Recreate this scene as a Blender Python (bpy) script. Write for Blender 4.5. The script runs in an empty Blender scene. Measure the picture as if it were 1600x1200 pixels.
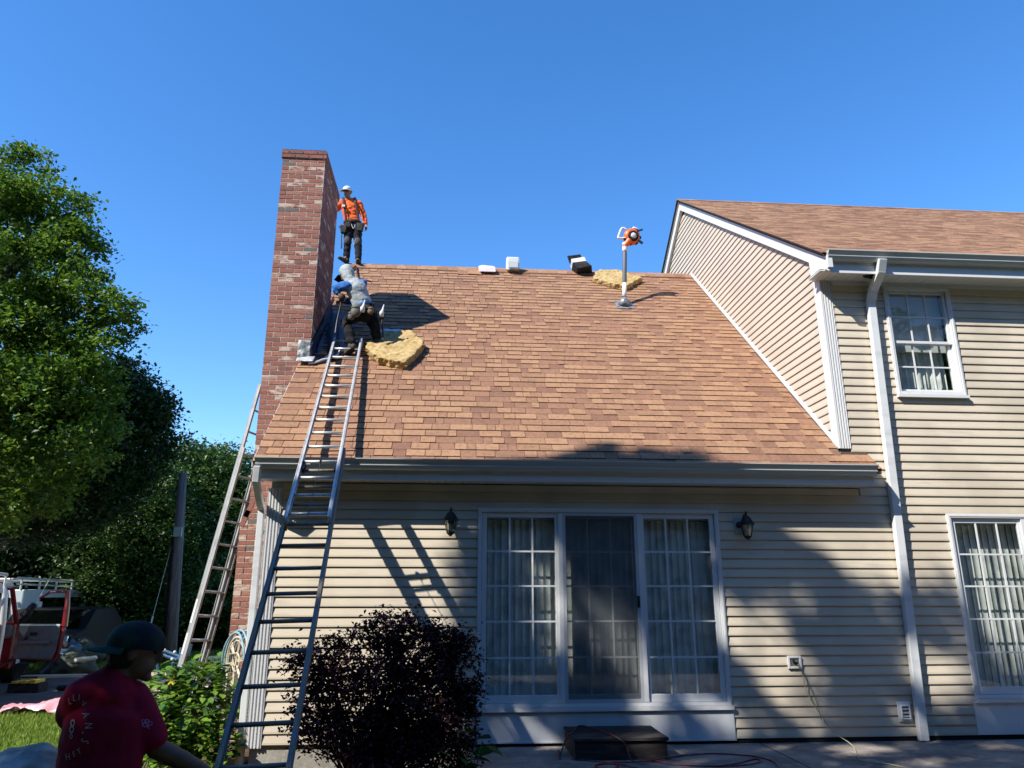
import bpy, math, random
import numpy as np
from mathutils import Vector, Matrix
from mathutils.bvhtree import BVHTree
random.seed(7); RN = np.random.default_rng(7)
sc = bpy.context.scene; COL = sc.collection

# ------------------------------------------------------------------ camera, sky, sun, exposure
FPX, HC = 1150.0, 1.5
PITCH = math.atan(FPX/4040.0); YAW = math.atan(FPX/(16000*math.cos(PITCH)))
CF = Vector((math.sin(YAW)*math.cos(PITCH), math.cos(YAW)*math.cos(PITCH), math.sin(PITCH)))
CR = Vector((math.cos(YAW), -math.sin(YAW), 0)); CU = CR.cross(CF); CO = Vector((0, 0, HC))
cd = bpy.data.cameras.new('camera'); cam = bpy.data.objects.new('camera', cd); COL.objects.link(cam)
cd.sensor_width = 36; cd.lens = 36*FPX/1600; cd.clip_start = .05; cd.clip_end = 2000
cam.matrix_world = Matrix(((CR.x, CU.x, -CF.x, CO.x), (CR.y, CU.y, -CF.y, CO.y), (CR.z, CU.z, -CF.z, CO.z), (0, 0, 0, 1)))
sc.camera = cam
def ray(u, v): return CF*FPX + CR*(u-800) + CU*(600-v)
def at(u, v, Y): d = ray(u, v); return CO + d*(Y/d.y)          # a survey point of the photo at depth Y
def atz(u, v, z): d = ray(u, v); return CO + d*((z-HC)/d.z)
SD = Vector((.90, .64, -1.0)); SDN = SD.normalized()               # direction sunlight travels
w = bpy.data.worlds.new('World'); sc.world = w; w.use_nodes = True
nt = w.node_tree; sky = nt.nodes.new('ShaderNodeTexSky'); sky.sky_type = 'NISHITA'; sky.sun_disc = False
sky.sun_elevation = math.asin(-SDN.z); sky.sun_rotation = math.atan2(-SDN.x, -SDN.y)
sky.air_density = 1.0; sky.dust_density = .1; sky.ozone_density = 3.0; sky.altitude = 0
hs = nt.nodes.new('ShaderNodeHueSaturation'); hs.inputs['Saturation'].default_value = 1.28; hs.inputs['Hue'].default_value = .505; hs.inputs['Value'].default_value = .98; nt.links.new(sky.outputs[0], hs.inputs['Color'])
nt.links.new(hs.outputs[0], nt.nodes['Background'].inputs[0]); nt.nodes['Background'].inputs[1].default_value = .15
sl = bpy.data.lights.new('sun', 'SUN'); so = bpy.data.objects.new('sun', sl); COL.objects.link(so)
sl.energy = 4.5; sl.angle = math.radians(.53); sl.color = (1, .95, .87)
so.rotation_mode = 'QUATERNION'; so.rotation_quaternion = SDN.to_track_quat('-Z', 'Y'); so.location = (-20, -14, 24)
sc.view_settings.view_transform = 'Standard'; sc.view_settings.look = 'None'
sc.view_settings.exposure = .92; sc.view_settings.gamma = 1; sc.view_settings.use_curve_mapping = False

# ------------------------------------------------------------------ helpers
class MB:
    def __init__(s): s.v = []; s.f = []; s.m = []
    def add(s, vs, fs, m=0):
        o = len(s.v); s.v += [tuple(p) for p in vs]; s.f += [tuple(i+o for i in f) for f in fs]; s.m += [m]*len(fs); return s
    def hexa(s, p, m=0):   # p: 4 bottom (ccw from above), 4 top
        return s.add(p, [(3, 2, 1, 0), (4, 5, 6, 7), (0, 1, 5, 4), (1, 2, 6, 5), (2, 3, 7, 6), (3, 0, 4, 7)], m)
    def box(s, x0, x1, y0, y1, z0, z1, m=0):
        return s.hexa([(x0, y0, z0), (x1, y0, z0), (x1, y1, z0), (x0, y1, z0), (x0, y0, z1), (x1, y0, z1), (x1, y1, z1), (x0, y1, z1)], m)
    def obox(s, c, ax, ay, az, m=0):
        c = Vector(c); ax = Vector(ax); ay = Vector(ay); az = Vector(az)
        return s.hexa([c-ax-ay-az, c+ax-ay-az, c+ax+ay-az, c-ax+ay-az, c-ax-ay+az, c+ax-ay+az, c+ax+ay+az, c-ax+ay+az], m)
    def prism(s, poly, ext, m=0):
        n = len(poly); e = Vector(ext); a = [Vector(p) for p in poly]
        return s.add(a+[p+e for p in a], [tuple(range(n-1, -1, -1)), tuple(range(n, 2*n))]+[(i, (i+1) % n, n+(i+1) % n, n+i) for i in range(n)], m)
    def tube(s, pts, r, n=8, m=0, flat=1.0, side=None, cap=True):
        P = [Vector(p) for p in pts]; k = len(P); rr = r if hasattr(r, '__len__') else [r]*k
        vs = []; prev = None
        for i in range(k):
            t = (P[min(i+1, k-1)]-P[max(i-1, 0)])
            t = t.normalized() if t.length > 1e-9 else Vector((0, 0, 1))
            if prev is None:
                a = Vector(side) if side is not None else (Vector((0, 0, 1)) if abs(t.z) < .9 else Vector((1, 0, 0)))
            else: a = prev
            a = (a-t*a.dot(t)); a = a.normalized() if a.length > 1e-6 else t.orthogonal().normalized()
            prev = a; b = t.cross(a)
            for j in range(n):
                q = 2*math.pi*j/n; vs.append(P[i]+a*math.cos(q)*rr[i]+b*math.sin(q)*rr[i]*flat)
        fs = [(i*n+j, i*n+(j+1) % n, (i+1)*n+(j+1) % n, (i+1)*n+j) for i in range(k-1) for j in range(n)]
        if cap: fs += [tuple(range(n-1, -1, -1)), tuple(range((k-1)*n, k*n))]
        return s.add(vs, fs, m)
    def chain(s, pts, r, n=14, m=0, flat=1.0, side=None):     # rounded tapered limb
        P = [Vector(p) for p in pts]; r = list(r)
        d0 = (P[0]-P[1]).normalized(); d1 = (P[-1]-P[-2]).normalized()
        a = [(P[0]+d0*r[0]*.95, r[0]*.15), (P[0]+d0*r[0]*.7, r[0]*.66), (P[0]+d0*r[0]*.35, r[0]*.92)]
        b = [(P[-1]+d1*r[-1]*.35, r[-1]*.92), (P[-1]+d1*r[-1]*.7, r[-1]*.66), (P[-1]+d1*r[-1]*.95, r[-1]*.15)]
        mid = []
        for i in range(len(P)-1):
            mid.append((P[i], r[i]))
            for q in (.33, .66): mid.append((P[i].lerp(P[i+1], q), r[i]+(r[i+1]-r[i])*q))
        mid.append((P[-1], r[-1])); A = a+mid+b
        return s.tube([q[0] for q in A], [q[1] for q in A], n, m, flat, side)
    def lathe(s, o, axis, prof, n=16, m=0):
        o = Vector(o); ax = Vector(axis).normalized()
        return s.tube([o+ax*h for r, h in prof], [max(r, 1e-4) for r, h in prof], n, m)
    def ell(s, c, r, n=12, m=0, rot=None):
        c = Vector(c); vs = []; k = n//2+1
        R = rot or Matrix.Identity(3)
        for i in range(k+1):
            th = math.pi*i/k
            for j in range(n):
                ph = 2*math.pi*j/n
                vs.append(c+R @ Vector((r[0]*math.sin(th)*math.cos(ph), r[1]*math.sin(th)*math.sin(ph), r[2]*math.cos(th))))
        fs = [(i*n+j, (i+1)*n+j, (i+1)*n+(j+1) % n, i*n+(j+1) % n) for i in range(k) for j in range(n)]
        return s.add(vs, fs, m)
def origin_of(p):
    v = Vector((0, 0, 0))
    while p is not None: v = v+p.location; p = p.parent
    return v
def props(o, label=None, cat=None, group=None, kind=None):
    if label: o['label'] = label
    if cat: o['category'] = cat
    if group: o['group'] = group
    if kind: o['kind'] = kind
    return o
def link(name, me, parent=None):
    o = bpy.data.objects.new(name, me); COL.objects.link(o)
    if parent is not None: o.parent = parent
    return o
def obj(name, mb, mats, parent=None, label=None, cat=None, group=None, kind=None, smooth=False, bevel=0, base=None):
    """one mesh object; vertices are given in world coordinates"""
    me = bpy.data.meshes.new(name)
    off = origin_of(parent) if parent is not None else (Vector(base) if base else Vector((0, 0, 0)))
    me.from_pydata([(p[0]-off.x, p[1]-off.y, p[2]-off.z) for p in mb.v], [], mb.f)
    if not isinstance(mats, (list, tuple)): mats = [mats]
    for m in mats: me.materials.append(m)
    if len(mats) > 1: me.polygons.foreach_set('material_index', mb.m)
    if smooth: me.polygons.foreach_set('use_smooth', [True]*len(me.polygons))
    me.update(); o = link(name, me, parent)
    if parent is None: o.location = off
    if smooth is True and bevel == 0:
        pass
    if bevel:
        b = o.modifiers.new('bevel', 'BEVEL'); b.width = bevel; b.segments = 2; b.limit_method = 'ANGLE'; b.angle_limit = math.radians(40)
    return props(o, label, cat, group, kind)
def thing(name, label, cat, loc, group=None):
    o = bpy.data.objects.new(name, None); COL.objects.link(o); o.location = loc; o.empty_display_size = .2
    return props(o, label, cat, group)
def fastmesh(name, V, F, mats, tone=None, midx=None, smooth=False):
    me = bpy.data.meshes.new(name); n = len(V); k = F.shape[1]
    me.vertices.add(n); me.vertices.foreach_set('co', np.ascontiguousarray(V, dtype=np.float32).ravel())
    me.loops.add(F.size); me.loops.foreach_set('vertex_index', np.ascontiguousarray(F, dtype=np.int32).ravel())
    me.polygons.add(len(F)); me.polygons.foreach_set('loop_start', np.arange(0, F.size, k, dtype=np.int32))
    for m in mats: me.materials.append(m)
    if midx is not None: me.polygons.foreach_set('material_index', midx)
    me.update(calc_edges=True)
    if tone is not None:
        a = me.attributes.new('tone', 'FLOAT', 'FACE'); a.data.foreach_set('value', tone.astype(np.float32))
    if smooth: me.polygons.foreach_set('use_smooth', np.ones(len(F), dtype=bool))
    return me

# ------------------------------------------------------------------ materials
def M(name, col, rough=.6, spec=.35, metal=0, var=(), bump=0, bscale=60, bstretch=(1, 1, 1), tone=None, trans=0, emis=None):
    """var: list of (colour, scale, low, high, stretch) patches laid over by world position noise"""
    m = bpy.data.materials.new(name); m.use_nodes = True; n = m.node_tree.nodes; l = m.node_tree.links
    b = n['Principled BSDF']; b.inputs['Roughness'].default_value = rough; b.inputs['Metallic'].default_value = metal
    b.inputs['Specular IOR Level'].default_value = spec; b.inputs['Base Color'].default_value = (*col, 1)
    geo = n.new('ShaderNodeNewGeometry'); cur = None
    def mapped(st):
        mp = n.new('ShaderNodeMapping'); mp.inputs['Scale'].default_value = st; l.new(geo.outputs['Position'], mp.inputs['Vector']); return mp.outputs[0]
    if tone:
        at_ = n.new('ShaderNodeAttribute'); at_.attribute_name = 'tone'
        cr = n.new('ShaderNodeValToRGB'); l.new(at_.outputs['Fac'], cr.inputs[0])
        for i, c in enumerate(tone):
            e = cr.color_ramp.elements[i] if i < 2 else cr.color_ramp.elements.new(.5)
            e.position = i/(len(tone)-1); e.color = (*c, 1)
        cur = cr.outputs[0]
    for v in var:
        c2, s_, lo, hi = v[:4]; st = v[4] if len(v) > 4 else (1, 1, 1)
        no = n.new('ShaderNodeTexNoise'); no.inputs['Scale'].default_value = s_; no.inputs['Detail'].default_value = 5
        l.new(mapped(st), no.inputs['Vector'])
        mr = n.new('ShaderNodeMapRange'); mr.inputs[1].default_value = lo; mr.inputs[2].default_value = hi; l.new(no.outputs[0], mr.inputs[0])
        mx = n.new('ShaderNodeMix'); mx.data_type = 'RGBA'; l.new(mr.outputs[0], mx.inputs[0])
        if cur: l.new(cur, mx.inputs[6])
        else: mx.inputs[6].default_value = (*col, 1)
        mx.inputs[7].default_value = (*c2, 1); cur = mx.outputs[2]
    if cur: l.new(cur, b.inputs['Base Color'])
    if bump:
        no = n.new('ShaderNodeTexNoise'); no.inputs['Scale'].default_value = bscale; no.inputs['Detail'].default_value = 4
        l.new(mapped(bstretch), no.inputs['Vector'])
        bp = n.new('ShaderNodeBump'); bp.inputs['Strength'].default_value = bump; bp.inputs['Distance'].default_value = .01
        l.new(no.outputs[0], bp.inputs['Height']); l.new(bp.outputs[0], b.inputs['Normal'])
    if trans:
        tr = n.new('ShaderNodeBsdfTranslucent'); ms = n.new('ShaderNodeMixShader'); ms.inputs[0].default_value = trans
        if cur: l.new(cur, tr.inputs[0])
        else: tr.inputs[0].default_value = (*col, 1)
        l.new(b.outputs[0], ms.inputs[1]); l.new(tr.outputs[0], ms.inputs[2]); l.new(ms.outputs[0], n['Material Output'].inputs[0])
    return m
def glass(name, tint=(1, 1, 1), fac=.1, dark=None):
    m = bpy.data.materials.new(name); m.use_nodes = True; n = m.node_tree.nodes; l = m.node_tree.links; n.remove(n['Principled BSDF'])
    t = n.new('ShaderNodeBsdfTransparent'); t.inputs[0].default_value = (*tint, 1)
    g = n.new('ShaderNodeBsdfGlossy'); g.inputs['Roughness'].default_value = .015
    fr = n.new('ShaderNodeLayerWeight'); fr.inputs['Blend'].default_value = .5; pw = n.new('ShaderNodeMath'); pw.operation = 'POWER'; pw.inputs[1].default_value = 5; l.new(fr.outputs['Facing'], pw.inputs[0])
    ma = n.new('ShaderNodeMath'); ma.operation = 'ADD'; ma.inputs[1].default_value = fac+.045; ma.use_clamp = True; l.new(pw.outputs[0], ma.inputs[0])
    ms = n.new('ShaderNodeMixShader'); l.new(ma.outputs[0], ms.inputs[0]); l.new(t.outputs[0], ms.inputs[1]); l.new(g.outputs[0], ms.inputs[2])
    l.new(ms.outputs[0], n['Material Output'].inputs[0]); return m
def mesh_screen(name, col, op):
    m = bpy.data.materials.new(name); m.use_nodes = True; n = m.node_tree.nodes; l = m.node_tree.links; b = n['Principled BSDF']
    b.inputs['Base Color'].default_value = (*col, 1); b.inputs['Roughness'].default_value = .8
    t = n.new('ShaderNodeBsdfTransparent'); ms = n.new('ShaderNodeMixShader'); ms.inputs[0].default_value = op
    l.new(t.outputs[0], ms.inputs[1]); l.new(b.outputs[0], ms.inputs[2]); l.new(ms.outputs[0], n['Material Output'].inputs[0]); return m
SID = M('vinyl_siding', (.56, .49, .38), .5, .35, var=[((.46, .40, .31), 1.2, .45, .62), ((.43, .385, .30), 9, .55, .8, (.3, 1, 2))], bump=.12, bscale=40, bstretch=(.25, 1, 6))
SIDR = M('vinyl_siding_rake', (.50, .435, .355), .5, .35, var=[((.46, .40, .335), 1.5, .45, .65)], bump=.1, bscale=40, bstretch=(1, .25, 6))
WHT = M('white_vinyl', (.60, .61, .61), .42, .4, var=[((.58, .59, .585), 3, .5, .75), ((.50, .50, .48), 14, .6, .85)])
WHT2 = M('white_aluminium', (.62, .64, .64), .3, .5, var=[((.5, .52, .52), 2, .5, .7, (1, 4, 4))])
GUT = M('gutter_white_shaded', (.40, .43, .42), .3, .5, var=[((.32, .35, .34), 2, .5, .7, (1, 4, 4))])  # white aluminium of the downspouts, darkened so the colour carries the eave shade
SOFF = M('soffit_white', (.60, .60, .57), .55, .3)
DARK = M('dark_gap', (.02, .02, .02), .9, .1)
INT = M('interior_wall', (.40, .39, .36), .9, .1)
SHC = [(.325, .185, .108), (.285, .160, .097), (.245, .134, .085), (.215, .116, .077), (.345, .200, .117), (.265, .144, .092)]
SHM = [M('asphalt_shingle_%s' % n, c, .9, .15, var=[(tuple(q*.72 for q in c), 22, .45, .7), (tuple(min(1, q*1.25) for q in c), 160, .56, .68)], bump=.5, bscale=260) for n, c in zip(('tan', 'clay', 'brown', 'umber', 'sand', 'russet'), SHC)]
SHE = M('shingle_butt_edge', (.060, .034, .026), .95, .05)
SHD = M('shingle_deck', (.07, .045, .035), .95, .1)
BRC = [(.30, .130, .100), (.265, .110, .085), (.33, .155, .115), (.21, .10, .082), (.15, .125, .112)]
BRM = [M('brick_%s' % n, c, .85, .2, var=[(tuple(q*.7 for q in c), 30, .5, .7)], bump=.5, bscale=90) for n, c in zip(('red', 'deep_red', 'orange_red', 'maroon', 'charcoal'), BRC)]
BRW = M('brick_whitewashed', (.23, .085, .064), .9, .15, var=[((.50, .39, .32), 9, .36, .56, (1, 1, 2))], bump=.5, bscale=90)
MOR = M('mortar', (.56, .49, .41), .95, .1, var=[((.32, .27, .23), 12, .4, .7)], bump=.6, bscale=120)
CONC = M('concrete', (.33, .31, .27), .9, .2, var=[((.22, .21, .18), 2.5, .42, .65), ((.4, .38, .34), 30, .5, .8)], bump=.3, bscale=70)
PATIO = M('patio_concrete', (.27, .235, .205), .85, .25, var=[((.15, .13, .115), 1.7, .4, .6), ((.33, .29, .25), 7, .5, .75), ((.1, .09, .08), 22, .58, .78)], bump=.3, bscale=60)
ASPH = M('asphalt', (.105, .10, .10), .9, .2, var=[((.07, .068, .068), 1.2, .4, .65), ((.15, .145, .14), 40, .5, .8)], bump=.3, bscale=120)
SOIL = M('mulch_soil', (.10, .065, .042), .95, .1, var=[((.05, .033, .022), 12, .4, .7), ((.17, .12, .08), 45, .55, .8)], bump=.8, bscale=60)
LAWN = M('lawn_ground', (.045, .085, .015), .95, .1, var=[((.08, .12, .025), 2, .4, .65), ((.03, .05, .012), 10, .5, .75)], bump=.8, bscale=80)
GLS = glass('window_glass', (.94, .96, .95), .0)
SCR = mesh_screen('insect_screen', (.09, .10, .11), .34)
VANE = M('blind_vane', (.78, .79, .76), .6, .3, trans=.15, var=[((.5, .52, .5), 6, .45, .7)])
ALU = M('ladder_aluminium', (.62, .62, .60), .38, .5, .35, var=[((.45, .45, .44), 8, .45, .7), ((.30, .29, .28), 30, .6, .8)])
ALU2 = M('worn_aluminium', (.35, .36, .37), .5, .4, .2, var=[((.25, .25, .24), 8, .45, .7)])
GRY = M('weathered_grey_metal', (.34, .345, .35), .5, .4, .3, var=[((.22, .22, .23), 8, .45, .7)])
LEAD = M('lead_flashing', (.27, .29, .30), .45, .5, .35, var=[((.10, .11, .115), 16, .45, .62), ((.5, .52, .53), 9, .62, .75)], bump=.7, bscale=22)
BLK = M('black_metal', (.012, .012, .013), .4, .5)
BLKM = M('black_matte', (.018, .018, .019), .85, .2, var=[((.04, .04, .04), 12, .5, .75)])
RUB = M('boot_leather', (.045, .035, .028), .7, .3, var=[((.10, .085, .065), 18, .5, .7)])
def inset(o): o.visible_shadow = True; return o

# ------------------------------------------------------------------ ground
G = -.25
def slab(name, x0, x1, y0, y1, z, m, label=None, th=.3, nx=1, ny=1, amp=0):
    mb = MB(); mb.box(x0, x1, y0, y1, z-th, z); return obj(name, mb, m, kind='structure', label=label)
slab('ground', -400, 400, -400, 400, G-.02, LAWN, 'ground running out to the trees', .5)
mb = MB(); mb.box(-60, -3.0, 12.75, 19.2, G-.3, G+.006)
obj('driveway', mb, ASPH, kind='structure', label='shaded grey asphalt driveway behind the lawn')
mb = MB(); mb.prism([(-3.15, 3.6, G-.25), (.15, 3.6, G-.25), (.15, 8.3, G-.25), (-2.2, 8.3, G-.25), (-2.2, 10.9, G-.25), (-4.0, 10.9, G-.25), (-4.15, 7.6, G-.25)], (0, 0, .262))
obj('planting_bed', mb, SOIL, kind='structure', label='brown mulch bed along the house corner')
mb = MB(); mb.box(.16, 9.5, 1.5, 8.19, -.35, 0)
for k, xx in enumerate((3.2, 6.3)): mb.box(xx-.006, xx+.006, 1.5, 8.18, -.01, .0015, 1)
obj('patio', mb, [PATIO, DARK], kind='structure', label='weathered concrete patio below the sliding doors')

# ------------------------------------------------------------------ house
D, RZ, RP = 8.2, 3.124, .919
XL, XC, XR = -2.04, 4.465, 12.6
house = thing('house', 'beige sided two storey house with brown shingle roofs and brick chimney', 'house', (1.2, D, 0))
def roofz(y): return RZ+RP*(y-D)
YR, YB = 12.9, 17.9
# solid walls (sheathing) behind the siding
def opening_wall(mb, x0, x1, z0, z1, y0, y1, ops):
    """wall strip with rectangular openings, cut into butted boxes"""
    xs = sorted({x0, x1, *[o[0] for o in ops], *[o[1] for o in ops]}); xs = [x for x in xs if x0 <= x <= x1]
    for a, b in zip(xs, xs[1:]):
        holes = sorted([(o[2], o[3]) for o in ops if o[0] <= a and o[1] >= b]); z = z0
        for h in holes:
            if h[0] > z: mb.box(a, b, y0, y1, z, h[0])
            z = h[1]
        if z < z1: mb.box(a, b, y0, y1, z, z1)
DOOR = (.237, 2.935, .36, 2.41); RDOOR = (5.63, 8.36, .40, 2.385); WIN = (5.264, 6.135, 3.795, 5.215)
WALLY = D+.018
mb = MB(); opening_wall(mb, XL+.02, 11.9, .03, 2.60, WALLY, WALLY+.12, [DOOR, RDOOR])
opening_wall(mb, XC+.02, 11.9, 2.60, 5.36, WALLY, WALLY+.12, [WIN])
mb.box(XL+.02, XC+.02, WALLY, WALLY+.12, 2.60, 2.98)
mb.box(XL+.02, XL+.14, WALLY+.12, 17.4, .03, 2.98)                      # left side wall
mb.prism([(XL+.02, 8.3, 2.98), (XL+.02, 17.4, 2.98), (XL+.02, YR, 7.25)], (.12, 0, 0))
mb.box(XL+.02, 11.9, 17.4, 17.5, .03, 5.2); mb.box(11.9, 12.02, WALLY, 17.5, .03, 5.36)
mb.box(XL+.14, 11.9, WALLY+.12, 17.4, .0, .05); mb.box(XL+.14, 11.9, WALLY+.5, 17.4, 2.62, 2.66)
mb.prism([(XC+.02, 8.35, 2.95), (XC+.02, 18.0, 2.95), (XC+.02, 18.0, 5.4), (XC+.02, 13.1, 8.95), (XC+.02, 8.35, 5.6)], (.1, 0, 0))
wall = obj('wall', mb, INT, house, label='walls behind the siding boards')
# siding boards, one object per course and stretch
EXP = .1016; Z0 = .045
def board_x(x0, x1, z, y=D, name='siding_board', h=EXP):
    mb = MB(); t = .0165
    prof = [(y+.016, z), (y-t+.003, z), (y-t, z+.004), (y-t+.001, z+.022), (y-.001, z+h*.985), (y+.016, z+h*.985)]
    mb.prism([(x0, a, b) for a, b in prof], (x1-x0, 0, 0))
    o = obj(name, mb, SID, wall)
    return o
rows = int((5.24-Z0)/EXP)
for k in range(rows+1):
    z = Z0+k*EXP; z1 = z+EXP
    segs = []
    if z < 2.58: segs.append([-1.885, 5.63 if z < 2.37 else 11.9])
    elif z < 3.05: segs.append([4.64, 11.9])
    else: segs.append([4.603, 11.9])
    if z < 2.37 and z >= .0: segs.append([8.37, 11.9])
    out = []
    for a, b in segs:
        cuts = [(a, b)]
        for (ox0, ox1, oz0, oz1) in ((DOOR[0], DOOR[1], .0, DOOR[3]), WIN):
            nc = []
            for (p, q) in cuts:
                if z1 > oz0+.05 and z < oz1-.045 and p < ox0 < q:
                    nc += [(p, ox0-.002), (ox1+.002, q)]
                else: nc.append((p, q))
            cuts = nc
        out += cuts
    for (p, q) in out:
        L = q-p; ss = random.uniform(2.6, 3.6) if L > 3.8 else None
        if ss and p > 2: board_x(p, p+ss, z); board_x(p+ss+.001, q, z, y=D-.0015)
        else: board_x(p, q, z)
# gable siding (faces -X)
YM = lambda z: 7.80+(z-5.43)/.71       # underside line of the main rake
gk = 0
z = 3.19
while z < 8.85:
    z1 = z+EXP*.985
    def lo(zz): return max(8.33, YM(zz)+.03)
    def hi(zz): return min(D+(zz-RZ)/RP-.05, 18) if zz < 7.42 else 26.2-YM(zz)-.03
    a0, a1, b0, b1 = lo(z), lo(z1), hi(z), hi(z1)
    if b0 > a0+.02 and b1 > a1-.01:
        x = XC; t = .0165; b1 = max(b1, a1+.005)
        if z < 7.42 and z1 >= 7.42: b1 = b0
        mb = MB()
        A = [(x+.015, a0, z), (x-t, a0, z), (x-t+.001, a0+(a1-a0)*.2, z+.022), (x-.001, a1, z1), (x+.015, a1, z1)]
        B = [(x+.015, b0, z), (x-t, b0, z), (x-t+.001, b0+(b1-b0)*.2, z+.022), (x-.001, b1, z1), (x+.015, b1, z1)]
        n = 5; mb.add(A+B, [(4, 3, 2, 1, 0), (5, 6, 7, 8, 9)]+[(i, (i+1) % n, n+(i+1) % n, n+i) for i in range(n)])
        obj('siding_board', mb, SIDR, wall)
    z += EXP
# foundation
mb = MB(); mb.box(XL+.03, 11.9, WALLY-.002, WALLY+.12, -.5, .029); mb.box(XL+.03, XL+.15, WALLY+.12, 17.4, -.5, .029)
obj('foundation', mb, CONC, house, label='bare concrete foundation under the siding')
mb = MB(); mb.box(.17, 11.8, D-.004, D+.014, .003, .043); obj('foundation_gap', mb, DARK, house)
# corner boards: fluted front
def flute_board(x0, x1, z0, z1, y=D, name='corner_board', side=True, sd=-1, sx=None):
    mb = MB(); n = 4; w_ = (x1-x0); mb.box(x0, x1, y-.008, y+.016, z0, z1)
    fw = w_/(n+.35)
    for i in range(n+1):
        a = x0+i*fw; ww = fw*.72 if i < n else w_-i*fw
        if ww > .004: mb.prism([(a, y-.008, z0), (a+.004, y-.022, z0), (a+ww-.004, y-.022, z0), (a+ww, y-.008, z0)], (0, 0, z1-z0))
    if side: mb.box(x0-.006, x0-.001, y-.022, y+.14, z0, z1)
    return obj(name, mb, WHT, house)
flute_board(XC-.002, 4.60, 3.135, 5.30)
flute_board(-2.035, -1.888, .02, 2.60)
# flashing strip where the gable meets the lower roof
th = math.atan(RP); cs, sn = math.cos(th), math.sin(th)
mb = MB(); y0, y1 = 8.2, 12.86
mb.prism([(XC-.022, y0, roofz(y0)+.02), (XC-.022, y1, roofz(y1)+.02), (XC-.022, y1, roofz(y1)+.095), (XC-.022, y0, roofz(y0)+.095)], (.024, 0, 0))
obj('apron_trim', mb, WHT, house, label='narrow white strip running up the roof edge under the gable siding')
# frieze and J channel of the lower eave, soffit, fascia, gutter
mb = MB(); mb.box(-1.885, 4.62, D-.02, D+.015, 2.585, 2.66)
obj('frieze_board', mb, SID, house)
def soffit(x0, x1, y0, y1, z, pitch=.09):
    mb = MB(); x = x0
    while x < x1-.02:
        e = min(x+pitch-.006, x1); mb.box(x, e, y0, y1, z, z+.012); x += pitch
    mb.box(x0, x1, y0, y1, z+.0125, z+.02, 1)
    o = obj('soffit', mb, [SOFF, DARK], house); return o
soffit(-2.10, 4.64, 7.925, 8.195, 2.675)
soffit(4.33, 12.6, 7.90, 8.195, 5.262)
mb = MB()
for i in range(70):
    x = -1.95+i*.145*.65
    if x < 4.55: mb.box(x, x+.018, 7.935, 7.975, 2.6735, 2.6755)
obj('soffit_vent', mb, DARK, house)
mb = MB(); mb.box(-2.11, 4.66, 7.905, 7.923, 2.665, 2.85); mb.box(4.64, 4.66, 7.923, 8.18, 2.665, 2.86)
mb.box(-2.12, -2.10, 7.923, 8.18, 2.665, 2.86)
obj('fascia', mb, WHT, house)
mb = MB(); mb.box(4.45, 12.6, 7.88, 7.898, 5.235, 5.46); mb.box(4.62, 12.6, D-.02, D+.014, 5.215, 5.262); obj('fascia', mb, WHT, house)
def gutter(x0, x1, yb, zt, h=.115, wd=.125):
    """K style: back at yb, front towards the viewer"""
    f = yb-wd
    pr = [(yb, zt), (yb, zt-h), (yb-wd*.45, zt-h), (yb-wd*.58, zt-h*.90), (f+.030, zt-h*.62), (f+.030, zt-h*.54), (f+.038, zt-h*.50), (f+.006, zt-.014), (f, zt-.010), (f, zt), (f+.012, zt), (f+.014, zt-.012),
          (f+.044, zt-h*.50), (f+.036, zt-h*.62), (yb-wd*.52, zt-h*.87), (yb-wd*.42, zt-h+.005), (yb-.006, zt-h+.006), (yb-.006, zt)]
    mb = MB(); n = len(pr); A = [(x0, a, b) for a, b in pr]; B = [(x1, a, b) for a, b in pr]
    mb.add(A+B, [(i, (i+1) % n, n+(i+1) % n, n+i) for i in range(n)])
    for xx, s in ((x0, 1), (x1, -1)):
        po = [(xx, a, b) for a, b in pr[:10]]; mb.prism(po, (.004*s, 0, 0))
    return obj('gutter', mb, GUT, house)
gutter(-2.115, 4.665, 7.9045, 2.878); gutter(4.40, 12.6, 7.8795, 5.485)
# downspouts
def downspout(path, hw=.04, hd=.028, label=None):
    mb = MB(); P = [Vector(p) for p in path]
    for i, (a, b) in enumerate(zip(P, P[1:])):
        t = (b-a).normalized(); X = Vector((1, 0, 0)); Y = t.cross(X).normalized() if abs(t.x) < .9 else Vector((0, 1, 0)); X = Y.cross(t)
        mb.obox((a+b)/2, X*(hw-.0006*i), Y*(hd-.0006*i), t*((b-a).length/2+hd*.55))
    for zz in (1.55,):
        if path[-1][2] < 1: pass
    return obj('downspout', mb, WHT2, house, label=label, bevel=.006)
downspout([(5.07, 7.80, 5.375), (5.07, 7.86, 5.25), (5.065, 8.05, 5.10), (5.06, 8.135, 4.95), (4.955, 8.135, .03)], .05, .036, 'tall white downspout down the middle of the siding')
downspout([(-2.09, 7.84, 2.77), (-2.10, 7.87, 2.64), (-2.105, 8.08, 2.47), (-2.105, 8.22, 2.38), (-2.10, 8.235, .10)], .034, .034, 'white downspout at the left house corner')
mb = MB(); mb.lathe((-2.10, 8.235, -.3), (0, 0, 1), [(.045, 0), (.045, .36), (.056, .362), (.056, .45), (.047, .452), (.047, .46)], 18)
obj('drain_pipe', mb, M('cream_pvc', (.62, .56, .40), .4, .4, var=[((.45, .4, .28), 8, .5, .7)]), house, label='cream plastic drain pipe below the left downspout', smooth=False)
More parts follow.
